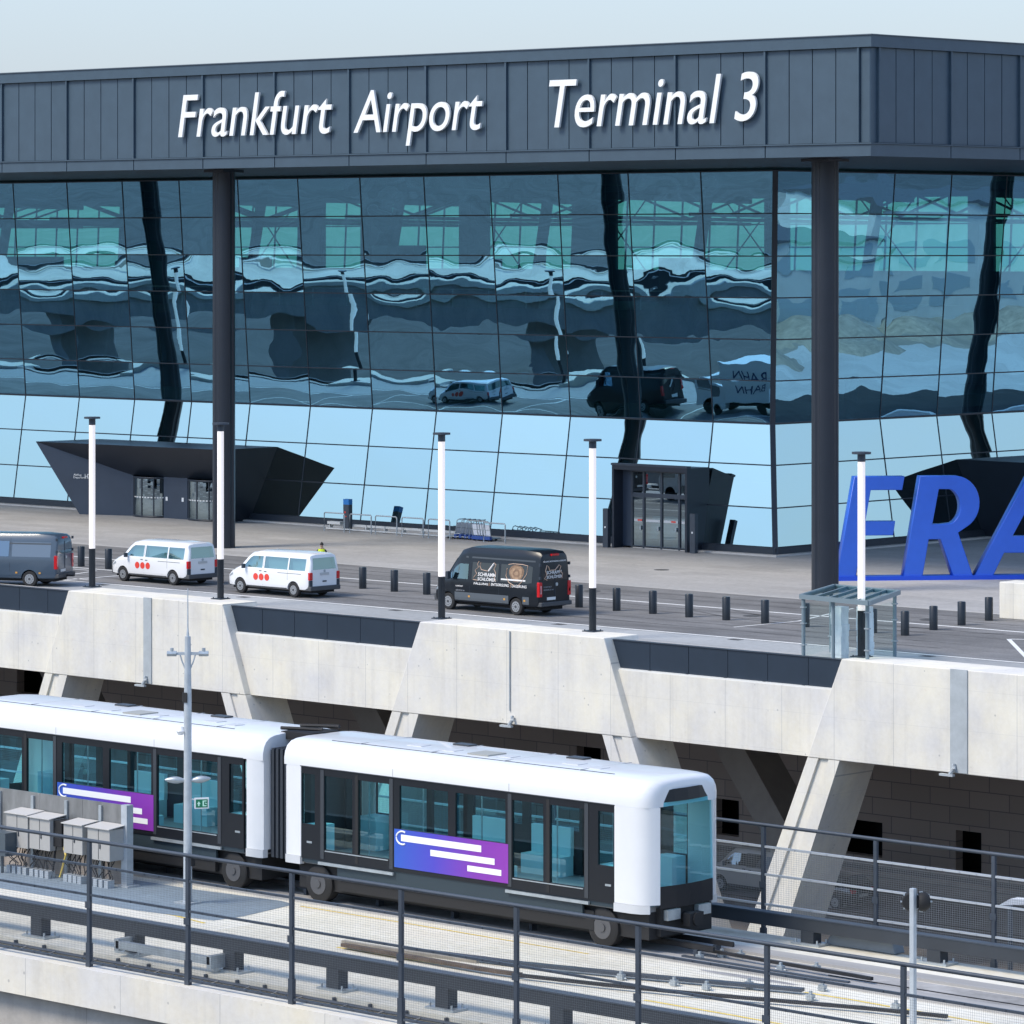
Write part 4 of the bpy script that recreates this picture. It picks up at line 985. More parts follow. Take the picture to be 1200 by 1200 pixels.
# backing screen with cabinets
BS = empty('sheet_metal_screen', (-81, 69.4, -1), 'brushed sheet metal screen behind the grey cabinets at left', 'screen')
SHEET = pmat('brushed_sheet', (.27, .27, .265), .42, .55, .3, 1.6, stretch=(1, 1, .35))
for k in range(6): MB().box(-78.25 - 1.7 * (k + 1) + .01, -78.25 - 1.7 * k, 69.36, 69.40, -.1 if k < 9 else -.9, 1.08).build('sheet_panel', SHEET, BS)
m = MB(); m.box(-88.4, -78.3, 69.41, 69.45, -.98, -.11); m.build('lower_board', pmat('tan_board', (.36, .30, .25), .8, 0, .2, 1), BS)
m = MB(); m.box(-78.32, -78.10, 69.26, 69.48, -.98, 1.1); m.box(-78.45, -77.95, 69.15, 69.6, -.994, -.96); m.build('end_post', MASTM, BS)
for k in range(7):
    x = -79.2 - 1.35 * k
    MB().box(x - .05, x + .05, 69.30, 69.355, -.98, 1.0).build('stud', STEEL, BS)
cab = [(42, 66, 960, 993), (82, 104, 967, 998), (110, 136, 972, 1005), (15, 40, 955, 990)]
cl = ['grey cabinet beside the black box on its right', 'third grey two door cabinet from the left on the metal screen', 'rightmost grey cabinet on the metal screen', 'leftmost grey two door cabinet on the metal screen']
cl[0] = 'grey single door cabinet left of the black box'
for (a_, b_, c_, d_), lb in zip(cab, cl):
    p, q = FY(a_, d_, 69.0), FY(b_, c_, 69.0)
    K = empty('switch_cabinet', (p.x, 69.0, p.z), lb, 'cabinet')
    MB().box(p.x, q.x, 68.78, 69.28, p.z, q.z).build('cabinet_body', GREYC, K, bevel=.008)
    MB().prism([(p.x - .04, 68.72, q.z + .005), (q.x + .04, 68.72, q.z + .005), (q.x + .04, 69.32, q.z + .07), (p.x - .04, 69.32, q.z + .07)], (0, 0, .02)).build('cabinet_lid', pmat('cabinet_lid_pale', (.50, .48, .45), .5), K)
    dv = MB(); dv.box((p.x + q.x) / 2 - .006, (p.x + q.x) / 2 + .006, 68.772, 68.781, p.z + .03, q.z - .03); dv.box((p.x + q.x) / 2 + .05, (p.x + q.x) / 2 + .08, 68.76, 68.781, p.z + .3, p.z + .42); dv.build('door_gap', DARK2, K)
    cb = MB()
    for k in range(9):
        x = p.x + (q.x - p.x) * (k + .5) / 9; x2 = x + rng.uniform(-.15, .15); x3 = x + rng.uniform(-.1, .1)
        cb.tube([(x, 69.0, p.z), (x2, 68.9 + rng.uniform(-.08, .1), p.z - .28), (x3, 68.95, -.75), (x3, 68.85, -.98)], .016, 5)
    cb.build('cable', pmat('yellow_cable', (.5, .38, .08), .6) if 'third' in lb and False else BLACK, K)
    ft = MB()
    for k in range(4): x = p.x + (q.x - p.x) * (k + .5) / 4; ft.box(x - .07, x + .07, 68.75, 68.98, -.993, -.80)
    ft.build('cable_duct', MASTM, K)
p, q = FY(66, 990, 69.1), FY(79, 962, 69.1)
m = MB(); m.box(p.x, q.x, 68.9, 69.28, p.z, q.z); m.tube([(p.x + .1, 69, p.z), (p.x + .05, 68.9, -.98)], .03, 6)
thing_mesh(m, 'junction_box', BLACK, 'black junction box between two grey cabinets', 'junction box', org=(p.x, 69, p.z))
m = MB(); m.tube([FY(74, 990, 69), FY(77, 1002, 68.9), FY(70, 1028, 68.8)], .03, 6); thing_mesh(m, 'yellow_cable', pmat('yellow_sheath', (.62, .46, .10), .6), 'yellow cable hanging below the black junction box', 'cable')
p, q = FY(-6, 1000, 68.6), FY(13, 976, 68.6)
m = MB(); m.box(p.x, q.x, 68.4, 68.8, p.z, q.z); m.box(p.x + .05, p.x + .3, 68.37, 68.4, p.z + .1, q.z - .1); m.tube([(p.x + .3, 68.6, p.z), (p.x + .3, 68.6, -.99)], .04, 8)
thing_mesh(m, 'junction_box', pmat('slate_box', (.06, .08, .095), .4), 'small dark slate junction box at the left edge of the photo', 'junction box', org=(p.x, 68.6, p.z))
# signal post
sgx, sgy = -51.38, 67.4
Sg = empty('signal_post', (sgx, sgy, -1), 'slim pale post with two round black signal heads at lower right', 'signal')
m = MB(); m.box(sgx - .055, sgx + .055, sgy - .055, sgy + .055, -.99, 2.09); m.box(sgx - .18, sgx + .18, sgy - .18, sgy + .18, -.998, -.95); m.build('signal_pole', MASTM, Sg, bevel=.006)
for s in (-1, 1):
    m = MB(); c = Vector((sgx, sgy, 1.80)) + a * s * .10 + Vector((0, .09, 0)); dn = (Vector((.66, .75, 0)) if s > 0 else Vector((-.6, .8, 0))).normalized()
    m.tube([c - dn * .05, c, c + dn * .10, c + dn * .18], [.17, .20, .20, .15], 16); m.build('signal_head', BLACK, Sg, smooth=35)
    h = MB()
    for k in range(8): an = k * .785; e = Vector((a.x * math.cos(an), a.y * math.cos(an), math.sin(an))); p = c + e * .2; h.bar(p - dn * .02, p + dn * .05, .035, .03)
    h.build('mounting_lug', STEEL, Sg)
# covered lineside unit and small lamp behind the far fence
p = G(1005, 1113, -1); m = MB(); m.prism([(p.x - 1.0, p.y + .0, -.99), (p.x + 1.1, p.y, -.99), (p.x + 1.0, p.y, -.68), (p.x - .45, p.y, -.60), (p.x - .8, p.y, -.72)], (0, .4, 0))
thing_mesh(m, 'lineside_unit', pmat('slate_cover', (.17, .20, .23), .5, 0, .1, 2), 'low slate grey covered unit between two far pedestals', 'equipment unit', org=(p.x, p.y, -1), bevel=.03)
LP2 = empty('walkway_lamp', (-60.0, 84, -11.6), 'small pale wedge lamp on a dark post at the right edge', 'lamp')
q = FY(1184, 1061, 84); LP2.location = (q.x, 84, -11.6); W[LP2.name] = Vector((q.x, 84, -11.6))
m = MB(); m.tube([(q.x, 84, -11.6), (q.x, 84, q.z)], .07, 8); m.build('lamp_pole', DARK2, LP2)
m = MB(); m.prism([q - a * .3 + Vector((0, 0, .0)), q + a * .45 + Vector((0, 0, .02)), q + a * .4 + Vector((0, 0, .14)), q + Vector((0, 0, .17))], (0, .3, 0)); m.build('lamp_head', WHITE, LP2)
m = MB(); x = -100
while x < -40: m.box(x, x + .12, 80, 80.12, -11.6, -3.4); x += 7.0
m.box(-110, -30, 79.98, 80.14, -3.5, -3.3)

# ------------------------------------------------------------------ vehicles
TYRE = pmat('tyre', (.018, .018, .019), .8); RIM = pmat('wheel_rim', (.36, .37, .38), .4, .5); UNDER = pmat('underbody_black', (.012, .012, .013), .8)
BUMP = pmat('grey_bumper', (.06, .063, .068), .6); PLATE = pmat('number_plate', (.72, .72, .70), .5)
class Veh:
    """local frame: x from the rear (0) to the front, y across (+y is the side facing the photo), z up"""
    def __init__(s, name, cat, label, loc, rz, stations, paint, group=None):
        s.root = empty(name, (0, 0, 0), label, cat, group, local=True); s.loc = loc; s.rz = rz; s.st = stations; s.paint = paint
        pts = []
        for S_ in stations:
            x, zb, zbe, zsh, zt, wb, wt = S_; zb2 = zb
            h = [(0, zb2), (wb * .8, zb2), (wb * .97, zb2 + .06), (wb, zb2 + .2 if zb2 + .2 < zbe else zbe - .02), (wb, zbe - .12 if zbe - .12 > zb2 + .2 else zbe - .01), (wb * .985, zbe), (wt, zsh), (wt - .035, zsh + (zt - zsh) * .5), (wt - .12, zt - .03), (wt * .45, zt), (0, zt)]
            pts.append([(x, y, z) for y, z in h] + [(x, -y, z) for y, z in reversed(h[1:-1])])
        n = len(pts[0]); vs = [v for r in pts for v in r]; fs = []
        for i in range(len(pts) - 1):
            for k in range(n): k2 = (k + 1) % n; fs.append((i * n + k, i * n + k2, (i + 1) * n + k2, (i + 1) * n + k))
        fs += [tuple(range(n)), tuple(range((len(pts) - 1) * n, len(pts) * n))]
        s.body = MB().add(vs, fs).build('body', paint, s.root, smooth=32)
    def P(s, x):
        for A, B in zip(s.st[:-1], s.st[1:]):
            if A[0] <= x <= B[0]:
                t = (x - A[0]) / (B[0] - A[0]); return [a + (b - a) * t for a, b in zip(A, B)]
        return s.st[-1] if x > s.st[-1][0] else s.st[0]
    def y(s, x, z):
        _, zb, zbe, zsh, zt, wb, wt = s.P(x); q = [(zb, wb * .97), (zb + .2, wb), (zbe - .12, wb), (zbe, wb * .985), (zsh, wt), (zsh + (zt - zsh) * .5, wt - .035), (zt - .03, wt - .12)]
        for (z0, y0), (z1, y1) in zip(q[:-1], q[1:]):
            if z <= z1: return y0 + (y1 - y0) * max(0, (z - z0)) / max(1e-4, z1 - z0)
        return q[-1][1]
    def wheels(s, xs, r, rim=.6, arch=True):
        if arch:
            c = MB()
            for x in xs:
                for sg in (-1, 1): c.tube([(x, sg * .62, r), (x, sg * 1.3, r)], r * 1.17, 24)
            boolean(s.body, c)
            s.body.data.polygons.foreach_set('use_smooth', [True] * len(s.body.data.polygons)); s.body.data.set_sharp_from_angle(angle=R(32))
        m = MB(); m.box(xs[0] - .5, xs[1] + .5, -.64, .64, r * .7, r * 2.3); m.build('wheel_well', UNDER, s.root)
        for x in xs:
            for sg in (-1, 1):
                yo = s.y(x, r * 2.4) - .02; w_ = MB(); w_.tube([(x, sg * (yo - .2), r), (x, sg * (yo - .18), r), (x, sg * (yo - .03), r), (x, sg * yo, r)], [r * .93, r, r, r * .92], 24)
                wo = w_.build('wheel', TYRE, s.root, smooth=40)
                h = MB(); h.tube([(x, sg * (yo - .02), r), (x, sg * (yo + .012), r)], r * rim, 20); h.build('rim', RIM, wo, smooth=40)
                k = MB(); 
                for q in range(10): an = q * .628; k.tube([(x + r * .42 * math.cos(an), sg * (yo + .0), r + r * .42 * math.sin(an)), (x + r * .42 * math.cos(an), sg * (yo + .016), r + r * .42 * math.sin(an))], r * .07, 6)
                k.tube([(x, sg * yo, r), (x, sg * (yo + .03), r)], r * .16, 8); k.build('hub', BUMP, wo)
    def side(s, name, mat_, poly, sides=(1, -1), off=.006, parent=None, nx=6):
        """poly: lower and upper outline as lists of (x, z0, z1) columns"""
        for sg in sides:
            m = MB(); vs = []; cols = []
            for (xa, a0, a1), (xb, b0, b1) in zip(poly[:-1], poly[1:]):
                for i in range(nx):
                    t = i / nx; cols.append((xa + (xb - xa) * t, a0 + (b0 - a0) * t, a1 + (b1 - a1) * t))
            cols.append(poly[-1]); nz = 3
            for x, z0, z1 in cols:
                for k in range(nz + 1): z = z0 + (z1 - z0) * k / nz; vs.append((x, sg * (s.y(x, z) + off), z))
            fs = [(i * (nz + 1) + k, i * (nz + 1) + k + 1, (i + 1) * (nz + 1) + k + 1, (i + 1) * (nz + 1) + k) for i in range(len(cols) - 1) for k in range(nz)]
            m.add(vs, fs); m.build(name, mat_, parent or s.root)
    def backx(s, z):                          # rear face of the body at height z
        a, b = s.st[0], s.st[1]; return a[0]
    def place(s):
        s.root.location = s.loc; s.root.rotation_euler = (0, 0, s.rz); return s
PI = math.pi
def rear_x(v, z): return v.rear(z)
def transit(label, loc, paint, kind, group=None, name='passenger_van', rz=PI):
    L = 5.3
    st = [(0.00, .42, 1.12, 1.30, 1.36, .86, .80), (.035, .40, 1.14, 1.55, 1.60, .90, .78), (.12, .36, 1.15, 1.76, 1.90, .94, .79), (.30, .32, 1.15, 1.79, 1.955, .95, .80), (1.2, .30, 1.15, 1.80, 1.975, .95, .81),
          (3.3, .30, 1.15, 1.80, 1.965, .95, .81), (3.75, .30, 1.15, 1.74, 1.90, .95, .80), (4.05, .30, 1.14, 1.56, 1.70, .95, .79), (4.55, .30, 1.08, 1.17, 1.24, .94, .80), (4.95, .30, .98, 1.04, 1.10, .92, .76), (5.2, .32, .80, .86, .92, .86, .66), (5.3, .36, .62, .68, .74, .76, .55)]
    v = Veh(name, 'van', label, loc, rz, st, paint, group)
    if kind == 'glass':                         # openings of the passenger version
        c = MB()
        for sg in (-1, 1):
            for xa, xb, za, zb in ((.28, 1.32, 1.2, 1.72), (1.40, 2.88, 1.2, 1.72)): c.box(xa, xb, sg * .70, sg * 1.2, za, zb)
            c.prism([(3.0, sg * .70, 1.2), (4.28, sg * .70, 1.2), (3.86, sg * .70, 1.60), (3.66, sg * .70, 1.70), (3.0, sg * .70, 1.72)], (0, sg * .5, 0))
        boolean(v.body, c)
        c = MB(); c.prism([(-.3, -.72, 1.26), (-.3, .72, 1.26), (-.3, .64, 1.75), (-.3, -.64, 1.75)], (.55, 0, 0)); boolean(v.body, c)
    v.wheels((1.0, 4.42), .335)
    vd = DGLASS if kind != 'glass' else VGLASS
    wn = [[(.28, 1.2, 1.72), (1.32, 1.2, 1.72)], [(1.40, 1.2, 1.72), (2.88, 1.2, 1.72)], [(3.0, 1.2, 1.72), (3.66, 1.2, 1.70), (3.86, 1.2, 1.60), (4.28, 1.2, 1.22)]]
    if kind == 'glass':
        for p in wn: v.side('side_window', vd, p, off=-.02)
        m = MB(); m.box(.3, 3.0, -.62, .62, .5, .62); m.build('cabin_floor', UNDER, v.root)
        m = MB()
        for x in (.75, 1.7, 2.65, 3.35):
            for y in (-.42, .12) if x < 3 else (-.4, .3):
                m.box(x, x + .45, y - .2, y + .26, .62, 1.0); m.box(x - .02, x + .1, y - .2, y + .26, 1.0, 1.42); m.box(x, x + .08, y - .1, y + .14, 1.42, 1.58)
        m.build('seat', pmat('van_seat_grey', (.16, .17, .18), .8), v.root)
    else:
        v.side('side_window', vd, wn[2]); v.side('side_window', vd, [(2.05, 1.18, 1.74), (3.0, 1.18, 1.74)])
        v.side('pressed_panel', pmat('panel_lighter_slate', (.078, .115, .16), .35, coat=.4), [(.32, 1.2, 1.70), (1.95, 1.2, 1.70)], off=.004)
    # rear: window, lamps, plate, bumper
    def rx(z): return -.006 if z < 1.3 else -.006 + (z - 1.3) * .14
    m = MB(); m.quad((-.004, -.72, 1.25), (-.004, .72, 1.25), (.05, .65, 1.76), (.05, -.65, 1.76)); m.build('rear_window', DGLASS if kind != 'glass' else VGLASS, v.root)
    for sg in (-1, 1):
        MB().box(-.03, .10, sg * .74, sg * .925, .80, 1.14).build('tail_lamp', TAIL, v.root, bevel=.02)
        MB().box(-.025, .09, sg * .75, sg * .915, .53, .79).build('lamp_housing', DARK2, v.root)
    MB().box(-.09, .34, -.92, .92, .33, .53).build('rear_bumper', BUMP, v.root, bevel=.03)
    MB().box(-.022, -.004, -.27, .27, 1.0, 1.11).build('number_plate', PLATE if kind != 'glass' else pmat('plate_grey', (.5, .5, .49), .5), v.root)
    MB().tube([(-.02, 0, 1.18), (-.004, 0, 1.18)], .06, 14).build('badge', STEEL, v.root)
    MB().box(-.018, -.004, -.12, .12, .70, .76).build('tailgate_handle', DARK2, v.root)
    m = MB()
    for sg in (-1, 1): m.box(4.0, 4.12, sg * .99, sg * 1.16, 1.14, 1.34)
    m.build('side_mirror', DARK2, v.root, bevel=.02)
    v.side('rubbing_strip', BUMP, [(1.42, .34, .40), (4.0, .34, .40)], off=.004)
    v.side('panel_gap', DARK2, [(2.94, .45, 1.70), (2.952, .45, 1.70)], off=.003); v.side('panel_gap', DARK2, [(1.37, .75, 1.2), (1.382, .75, 1.2)], off=.003); v.side('panel_gap', DARK2, [(.5, 1.04, 1.06), (2.0, 1.04, 1.06)], off=.003)
    v.side('door_handle', DARK2, [(2.70, 1.04, 1.07), (2.86, 1.04, 1.07)], off=.012); v.side('door_handle', DARK2, [(3.02, 1.06, 1.09), (3.18, 1.06, 1.09)], off=.012)
    m = MB(); m.box(5.0, 5.33, -.80, .80, .33, .55); m.build('front_bumper', BUMP, v.root, bevel=.03)
    v.side('headlight', STEEL, [(4.90, .82, .92), (5.15, .72, .80)], off=.008)
    m = MB(); m.quad((4.58, .70, 1.25), (4.58, -.70, 1.25), (3.88, -.62, 1.83), (3.88, .62, 1.83)); m.build('windscreen', DGLASS, v.root)
    m = MB(); m.box(.1, 5.1, -.7, .7, .22, .34); m.build('underbody', UNDER, v.root)
    if kind == 'glass':
        for i in range(3):
            xc = 3.40 - .36 * i; n = 20; 
            for sg in (1, -1):
                vs = [(xc, sg * (v.y(xc, .80) + .006), .80)] + [(xc + .155 * math.cos(6.2832 * k / n), sg * (v.y(xc, .8 + .155 * math.sin(6.2832 * k / n)) + .006), .80 + .155 * math.sin(6.2832 * k / n)) for k in range(n)]
                MB().add(vs, [(0, k + 1, (k + 1) % n + 1) for k in range(n)]).build('red_dot', RED, v.root)
    return v
def wpos(px, py, xr, rz=PI, w2=.95):       # rear near wheel contact pixel -> origin of the vehicle frame
    p = G(px, py); return (p.x + xr, p.y + w2, 0)
def cargo(label, loc, paint, logos, group=None, hr=2.76, rz=PI, strip_=True):
    k = hr - 2.76
    st = [(0.0, .46, 1.3, 2.20 + k, 2.42 + k, .90, .80), (.05, .40, 1.3, 2.34 + k, 2.60 + k, .97, .82), (.20, .36, 1.3, 2.40 + k, 2.70 + k, .99, .84), (1.0, .34, 1.3, 2.42 + k, 2.76 + k, 1.0, .85), (4.1, .34, 1.3, 2.42 + k, 2.74 + k, 1.0, .85),
          (4.6, .34, 1.3, 2.30 + k * .9, 2.60 + k * .9, 1.0, .83), (4.95, .34, 1.3, 2.02 + k * .7, 2.24 + k * .7, .99, .80), (5.45, .34, 1.24, 1.42, 1.52, .97, .78), (5.85, .34, 1.10, 1.16, 1.24, .93, .74), (6.08, .36, .9, .96, 1.02, .86, .66), (6.18, .40, .7, .76, .82, .76, .55)]
    v = Veh('cargo_van', 'van', label, loc, rz, st, paint, group)
    v.wheels((1.32, 5.28), .36, .62)
    v.side('side_window', VGLASS if logos else DGLASS, [(4.10, 1.36, 2.0), (4.62, 1.36, 2.0), (4.86, 1.36, 1.88), (5.02, 1.36, 1.72)], off=.008)
    v.side('quarter_window', VGLASS if logos else DGLASS, [(5.06, 1.36, 1.66), (5.34, 1.36, 1.46)], off=.008)
    GL = pmat('glossy_black_window', (.010, .012, .016), .08, coat=.8)
    if logos:
        v.side('side_window', GL, [(2.35, 1.36, 2.10), (3.88, 1.36, 2.10)], off=.006); v.side('side_window', GL, [(.42, 1.40, 2.06), (.62, 1.36, 2.10), (2.22, 1.36, 2.10)], off=.006)
        v.side('lower_cladding', pmat('van_cladding_slate', (.085, .10, .115), .5), [(.55, .48, .80), (.92, .48, .80)], off=.012); v.side('lower_cladding', pmat('van_cladding_slate', (0, 0, 0)), [(1.72, .46, .80), (4.85, .46, .80)], off=.012)
    v.side('panel_gap', DARK2, [(3.98, .5, 2.1), (3.995, .5, 2.1)], off=.004); v.side('panel_gap', DARK2, [(2.28, .5, 2.2), (2.295, .5, 2.2)], off=.004)
    v.side('roof_moulding', pmat('moulding_slate', (.06, .07, .08), .4), [(.3, 2.26 + k, 2.33 + k), (4.3, 2.26 + k, 2.33 + k)], off=.006)
    for sg in (-1, 1):
        MB().box(-.03, .12, sg * .80, sg * .985, .82, 1.44).build('tail_lamp', TAIL, v.root, bevel=.02)
    MB().box(-.035, -.028, .86, .91, .95, 1.3).build('lamp_lens', pmat('lens_pale', (.7, .4, .4), .2), v.root)
    MB().box(-.12, .40, -.95, .95, .42, .60).build('rear_bumper', BUMP, v.root, bevel=.03)
    MB().box(-.03, -.004, -.02, .5, .68, .80).build('number_plate', PLATE, v.root)
    MB().tube([(-.03, -.1, 1.32), (-.004, -.1, 1.32)], .075, 14).build('badge', STEEL, v.root)
    m = MB()
    for y0, y1 in ((-.74, -.03), (.03, .74)): m.quad((-.008, y0, 1.50), (-.008, y1, 1.50), (.0 + .01, y1 * .96, 2.16 + k), (.01, y0 * .96, 2.16 + k))
    m.build('rear_window', GL, v.root)
    MB().box(-.012, .03, -.015, .015, .62, 2.4 + k).build('door_gap', DARK2, v.root)
    MB().box(-.04, .06, -.22, .22, 2.52 + k, 2.60 + k).build('brake_lamp', TAIL, v.root)
    m = MB()
    for y in (-.9, .9):
        for z in (1.0, 1.55, 2.1): m.box(-.03, .05, y - .04, y + .04, z, z + .12)
    m.build('hinge', DARK2, v.root)
    m = MB()
    for sg in (-1, 1): m.box(5.02, 5.16, sg * 1.04, sg * 1.25, 1.34, 1.66)
    m.build('side_mirror', DARK2, v.root, bevel=.02)
    m = MB(); m.box(5.75, 6.22, -.84, .84, .36, .66); m.build('front_bumper', BUMP, v.root, bevel=.03)
    v.side('headlight', STEEL, [(5.75, .90, 1.06), (6.05, .80, .90)], off=.008)
    m = MB(); m.quad((5.5, .72, 1.52), (5.5, -.72, 1.52), (5.0, -.66, 2.2 + k * .7), (5.0, .66, 2.2 + k * .7)); m.build('windscreen', DGLASS, v.root)
    m = MB(); m.box(.2, 5.9, -.7, .7, .24, .38); m.build('underbody', UNDER, v.root)
    am = pmat('amber_marker', (.6, .3, .06), .3)
    for x in (.75, 1.9, 3.95): v.side('side_marker', am, [(x, .60, .68), (x + .1, .60, .68)], off=.02, sides=(1,))
    if logos:
        Lm = pmat('logo_white', (.78, .76, .74), .5); Br = pmat('logo_bronze', (.20, .12, .07), .5, 0, .5, 6); Cu = pmat('logo_copper_line', (.62, .42, .30), .5)
        def side_text(body, x_left, z, h, wdt, mm, lean=True):
            y = v.y(x_left, z); y2 = v.y(x_left, z + h); uz = Vector((0, y2 - y, h)).normalized()
            put_text('lettering', body, mm, v.root, (x_left, y + .010, z), (-1, 0, 0), height=h, width=wdt, depth=.006, bold=.012, uz=uz)
        side_text('SCHRAMM', 3.52, 1.53, .155, 1.02, Lm); side_text('SCHLÖMER', 3.52, 1.34, .165, 1.06, Lm)
        for b, xl, wdt in (('FÄLLUNG', 3.72, .82), ('ENTSORGUNG', 2.72, 1.02), ('LAGERUNG', 1.52, .84)): side_text(b, xl, 1.165, .115, wdt, Lm)
        for x in (2.82, 1.60): v.side('divider', Cu, [(x, 1.15, 1.28), (x + .02, 1.15, 1.28)], off=.012, sides=(1,))
        side_text('KONTAKT', 4.78, 1.02, .06, .42, Lm); side_text('SERVICE 24', 4.78, .84, .06, .5, pmat('logo_grey', (.25, .26, .28), .5))
        v.side('white_band', Lm, [(.78, 1.44, 1.50), (2.18, 1.44, 1.50)], off=.014, sides=(1,))
        def squig(pts, w_, mm, nm):
            m = MB(); q = [Vector((x, v.y(x, z) + .014, z)) for x, z in pts]
            m.tube(q, w_, 5); m.build(nm, mm, v.root)
        squig([(3.52, 2.14), (3.60, 2.02), (3.52, 1.90), (3.70, 1.76), (3.60, 1.62), (3.74, 1.48), (3.78, 1.36), (3.52, 1.35)], .014, Cu, 'logo_line')
        squig([(3.40, 2.10), (3.44, 1.94), (3.34, 1.80), (2.98, 1.76), (2.78, 1.98), (2.62, 2.12), (2.52, 2.04), (2.62, 1.86), (2.50, 1.70), (2.56, 1.50), (2.48, 1.36)], .014, Cu, 'logo_line')
        squig([(2.92, 1.76), (2.72, 2.0), (2.64, 2.1)], .035, Lm, 'logo_line')
        # log cross section: rings of a tree trunk
        for k, (r, mm) in enumerate(((.42, Br), (.33, pmat('logo_bronze_light', (.33, .21, .125), .5, 0, .4, 8)), (.20, Br), (.11, pmat('logo_bronze_light', (0, 0, 0))))):
            n = 24; xc, zc = 1.32, 1.76; vs = [(xc, v.y(xc, zc) + .010 + .0015 * k, zc)]
            for i in range(n):
                t = 6.2832 * i / n; rr = r * (1 + .07 * math.sin(3 * t + k)); z = min(2.13, max(1.40, zc + rr * .86 * math.sin(t))); x = xc + rr * math.cos(t); vs.append((x, v.y(x, z) + .010 + .0015 * k, z))
            MB().add(vs, [(0, i + 1, (i + 1) % n + 1) for i in range(n)]).build('logo_log', mm, v.root)
        squig([(1.86, 1.95), (1.90, 1.62), (1.72, 1.36), (1.40, 1.24)], .015, Cu, 'logo_line'); squig([(1.80, 2.10), (1.55, 2.14), (1.0, 2.14), (.70, 2.10), (.74, 1.75), (1.0, 1.40), (1.20, 1.22)], .015, Cu, 'logo_line')
        # rear doors
        def rear_text(body, yl, z, h, wdt, mm): put_text('lettering', body, mm, v.root, (-.012, yl, z), (0, -1, 0), height=h, width=wdt, depth=.006, bold=.012)
        rear_text('SCHRAMM', .52, 1.76, .14, .92, Lm); rear_text('SCHLÖMER', .52, 1.58, .15, .96, Lm); rear_text('FÄLLUNG ENTSORGUNG LAGERUNG', .72, 2.26, .075, 1.4, Lm)
        rear_text('KONTAKT', .70, 1.20, .06, .5, pmat('logo_grey', (0, 0, 0))); rear_text('SERVICE 24', .70, 1.08, .06, .6, pmat('logo_grey', (0, 0, 0)))
        m = MB(); m.tube([(-.02, .50, 2.14), (-.02, .60, 1.9), (-.02, .52, 1.75), (-.02, .66, 1.58), (-.02, .5, 1.52)], .02, 5); m.tube([(-.02, .42, 2.1), (-.02, .34, 1.92), (-.02, .0, 1.92), (-.02, -.25, 2.12), (-.02, -.36, 2.05), (-.02, -.28, 1.9), (-.02, -.46, 1.75), (-.02, -.42, 1.56)], .02, 5); m.build('logo_line', Cu, v.root)
    return v
wv1 = transit('white passenger van with three red dots farther left, nearest the revolving doors', wpos(202, 686, 1.0), VANW, 'glass')
wv1.place()
wv2 = transit('white passenger van with three red dots beside the person in yellow', wpos(343.5, 700.3, 1.0), VANW, 'glass')
wv2.place()
bv = cargo('black high roof cargo van with bronze tree logo and white lettering', wpos(605, 721, 1.32), pmat('black_van_paint', (.005, .008, .013), .32, spec=.35, coat=.12), True)
bv.place()
ga = R(26); gd = 183.2; gl = (66 - 600) / FPX * gd; gp0 = Vector((*wd(gd, gl), 0)); gdir = Vector((-math.cos(ga), -math.sin(ga), 0)); gside = Vector((math.sin(ga), -math.cos(ga), 0))
gv = cargo('slate grey panel van cut off by the left edge of the photo', gp0 - gside * .97, pmat('slate_van_paint', (.052, .080, .115), .35, coat=.4), False, hr=2.42, rz=PI + ga)
gv.place(); gv.side('side_window', DGLASS, [(2.35, 1.36, 2.05), (3.9, 1.36, 2.05)], off=.008); gv.side('pressed_panel', pmat('panel_lighter_slate', (.12, .165, .22), .35, coat=.4), [(.30, 1.36, 2.02), (2.2, 1.36, 2.02)], off=.004)
MB().box(-.45, -.05, -.1, .12, .45, .52).build('tow_bar', UNDER, gv.root)
# vehicles farther left on the road: the facade glass mirrors them
bv2 = cargo('dark cargo van mirrored in the facade glass left of the corner', (-163.6, 125.2, 0), MATS['black_van_paint'], False)
bv2.place()
wv3 = transit('white passenger van mirrored in the facade glass above the luggage trolleys', (-178.5, 125.2, 0), VANW, 'glass'); wv3.place()
TK = empty('box_truck', (0, 0, 0), 'white box truck mirrored high in the glass near the building corner', 'truck', local=True)
m = MB(); m.box(0, 4.6, -1.15, 1.15, .95, 3.3); m.build('cargo_box', VANW, TK, bevel=.03)
m = MB(); m.prism([(4.7, -1.0, .45), (6.5, -1.0, .45), (6.55, -1.0, 1.3), (6.05, -1.0, 2.25), (5.6, -1.0, 2.4), (4.7, -1.0, 2.4)], (0, 2.0, 0)); m.build('cab', VANW, TK, bevel=.06)
m = MB(); m.prism([(5.2, -1.02, 1.4), (6.3, -1.02, 1.4), (5.95, -1.02, 2.15), (5.2, -1.02, 2.2)], (0, 2.04, 0)); m.build('side_window', DGLASS, TK)
m = MB(); m.box(0, 5.0, -.5, .5, .5, .94); m.build('chassis', UNDER, TK)
for x in (1.1, 5.6):
    for y in (-1.0, .78): MB().tube([(x, y, .42), (x, y + .22, .42)], .42, 20).build('wheel', TYRE, TK)
put_text('lettering', 'BAHN', pmat('navy_lettering', (.03, .05, .15), .5), TK, (.6, -1.16, 1.9), (1, 0, 0), height=.8, width=2.6, depth=.01)
TK.location = (-155.0, 124.6, 0); TK.rotation_euler = (0, 0, PI)
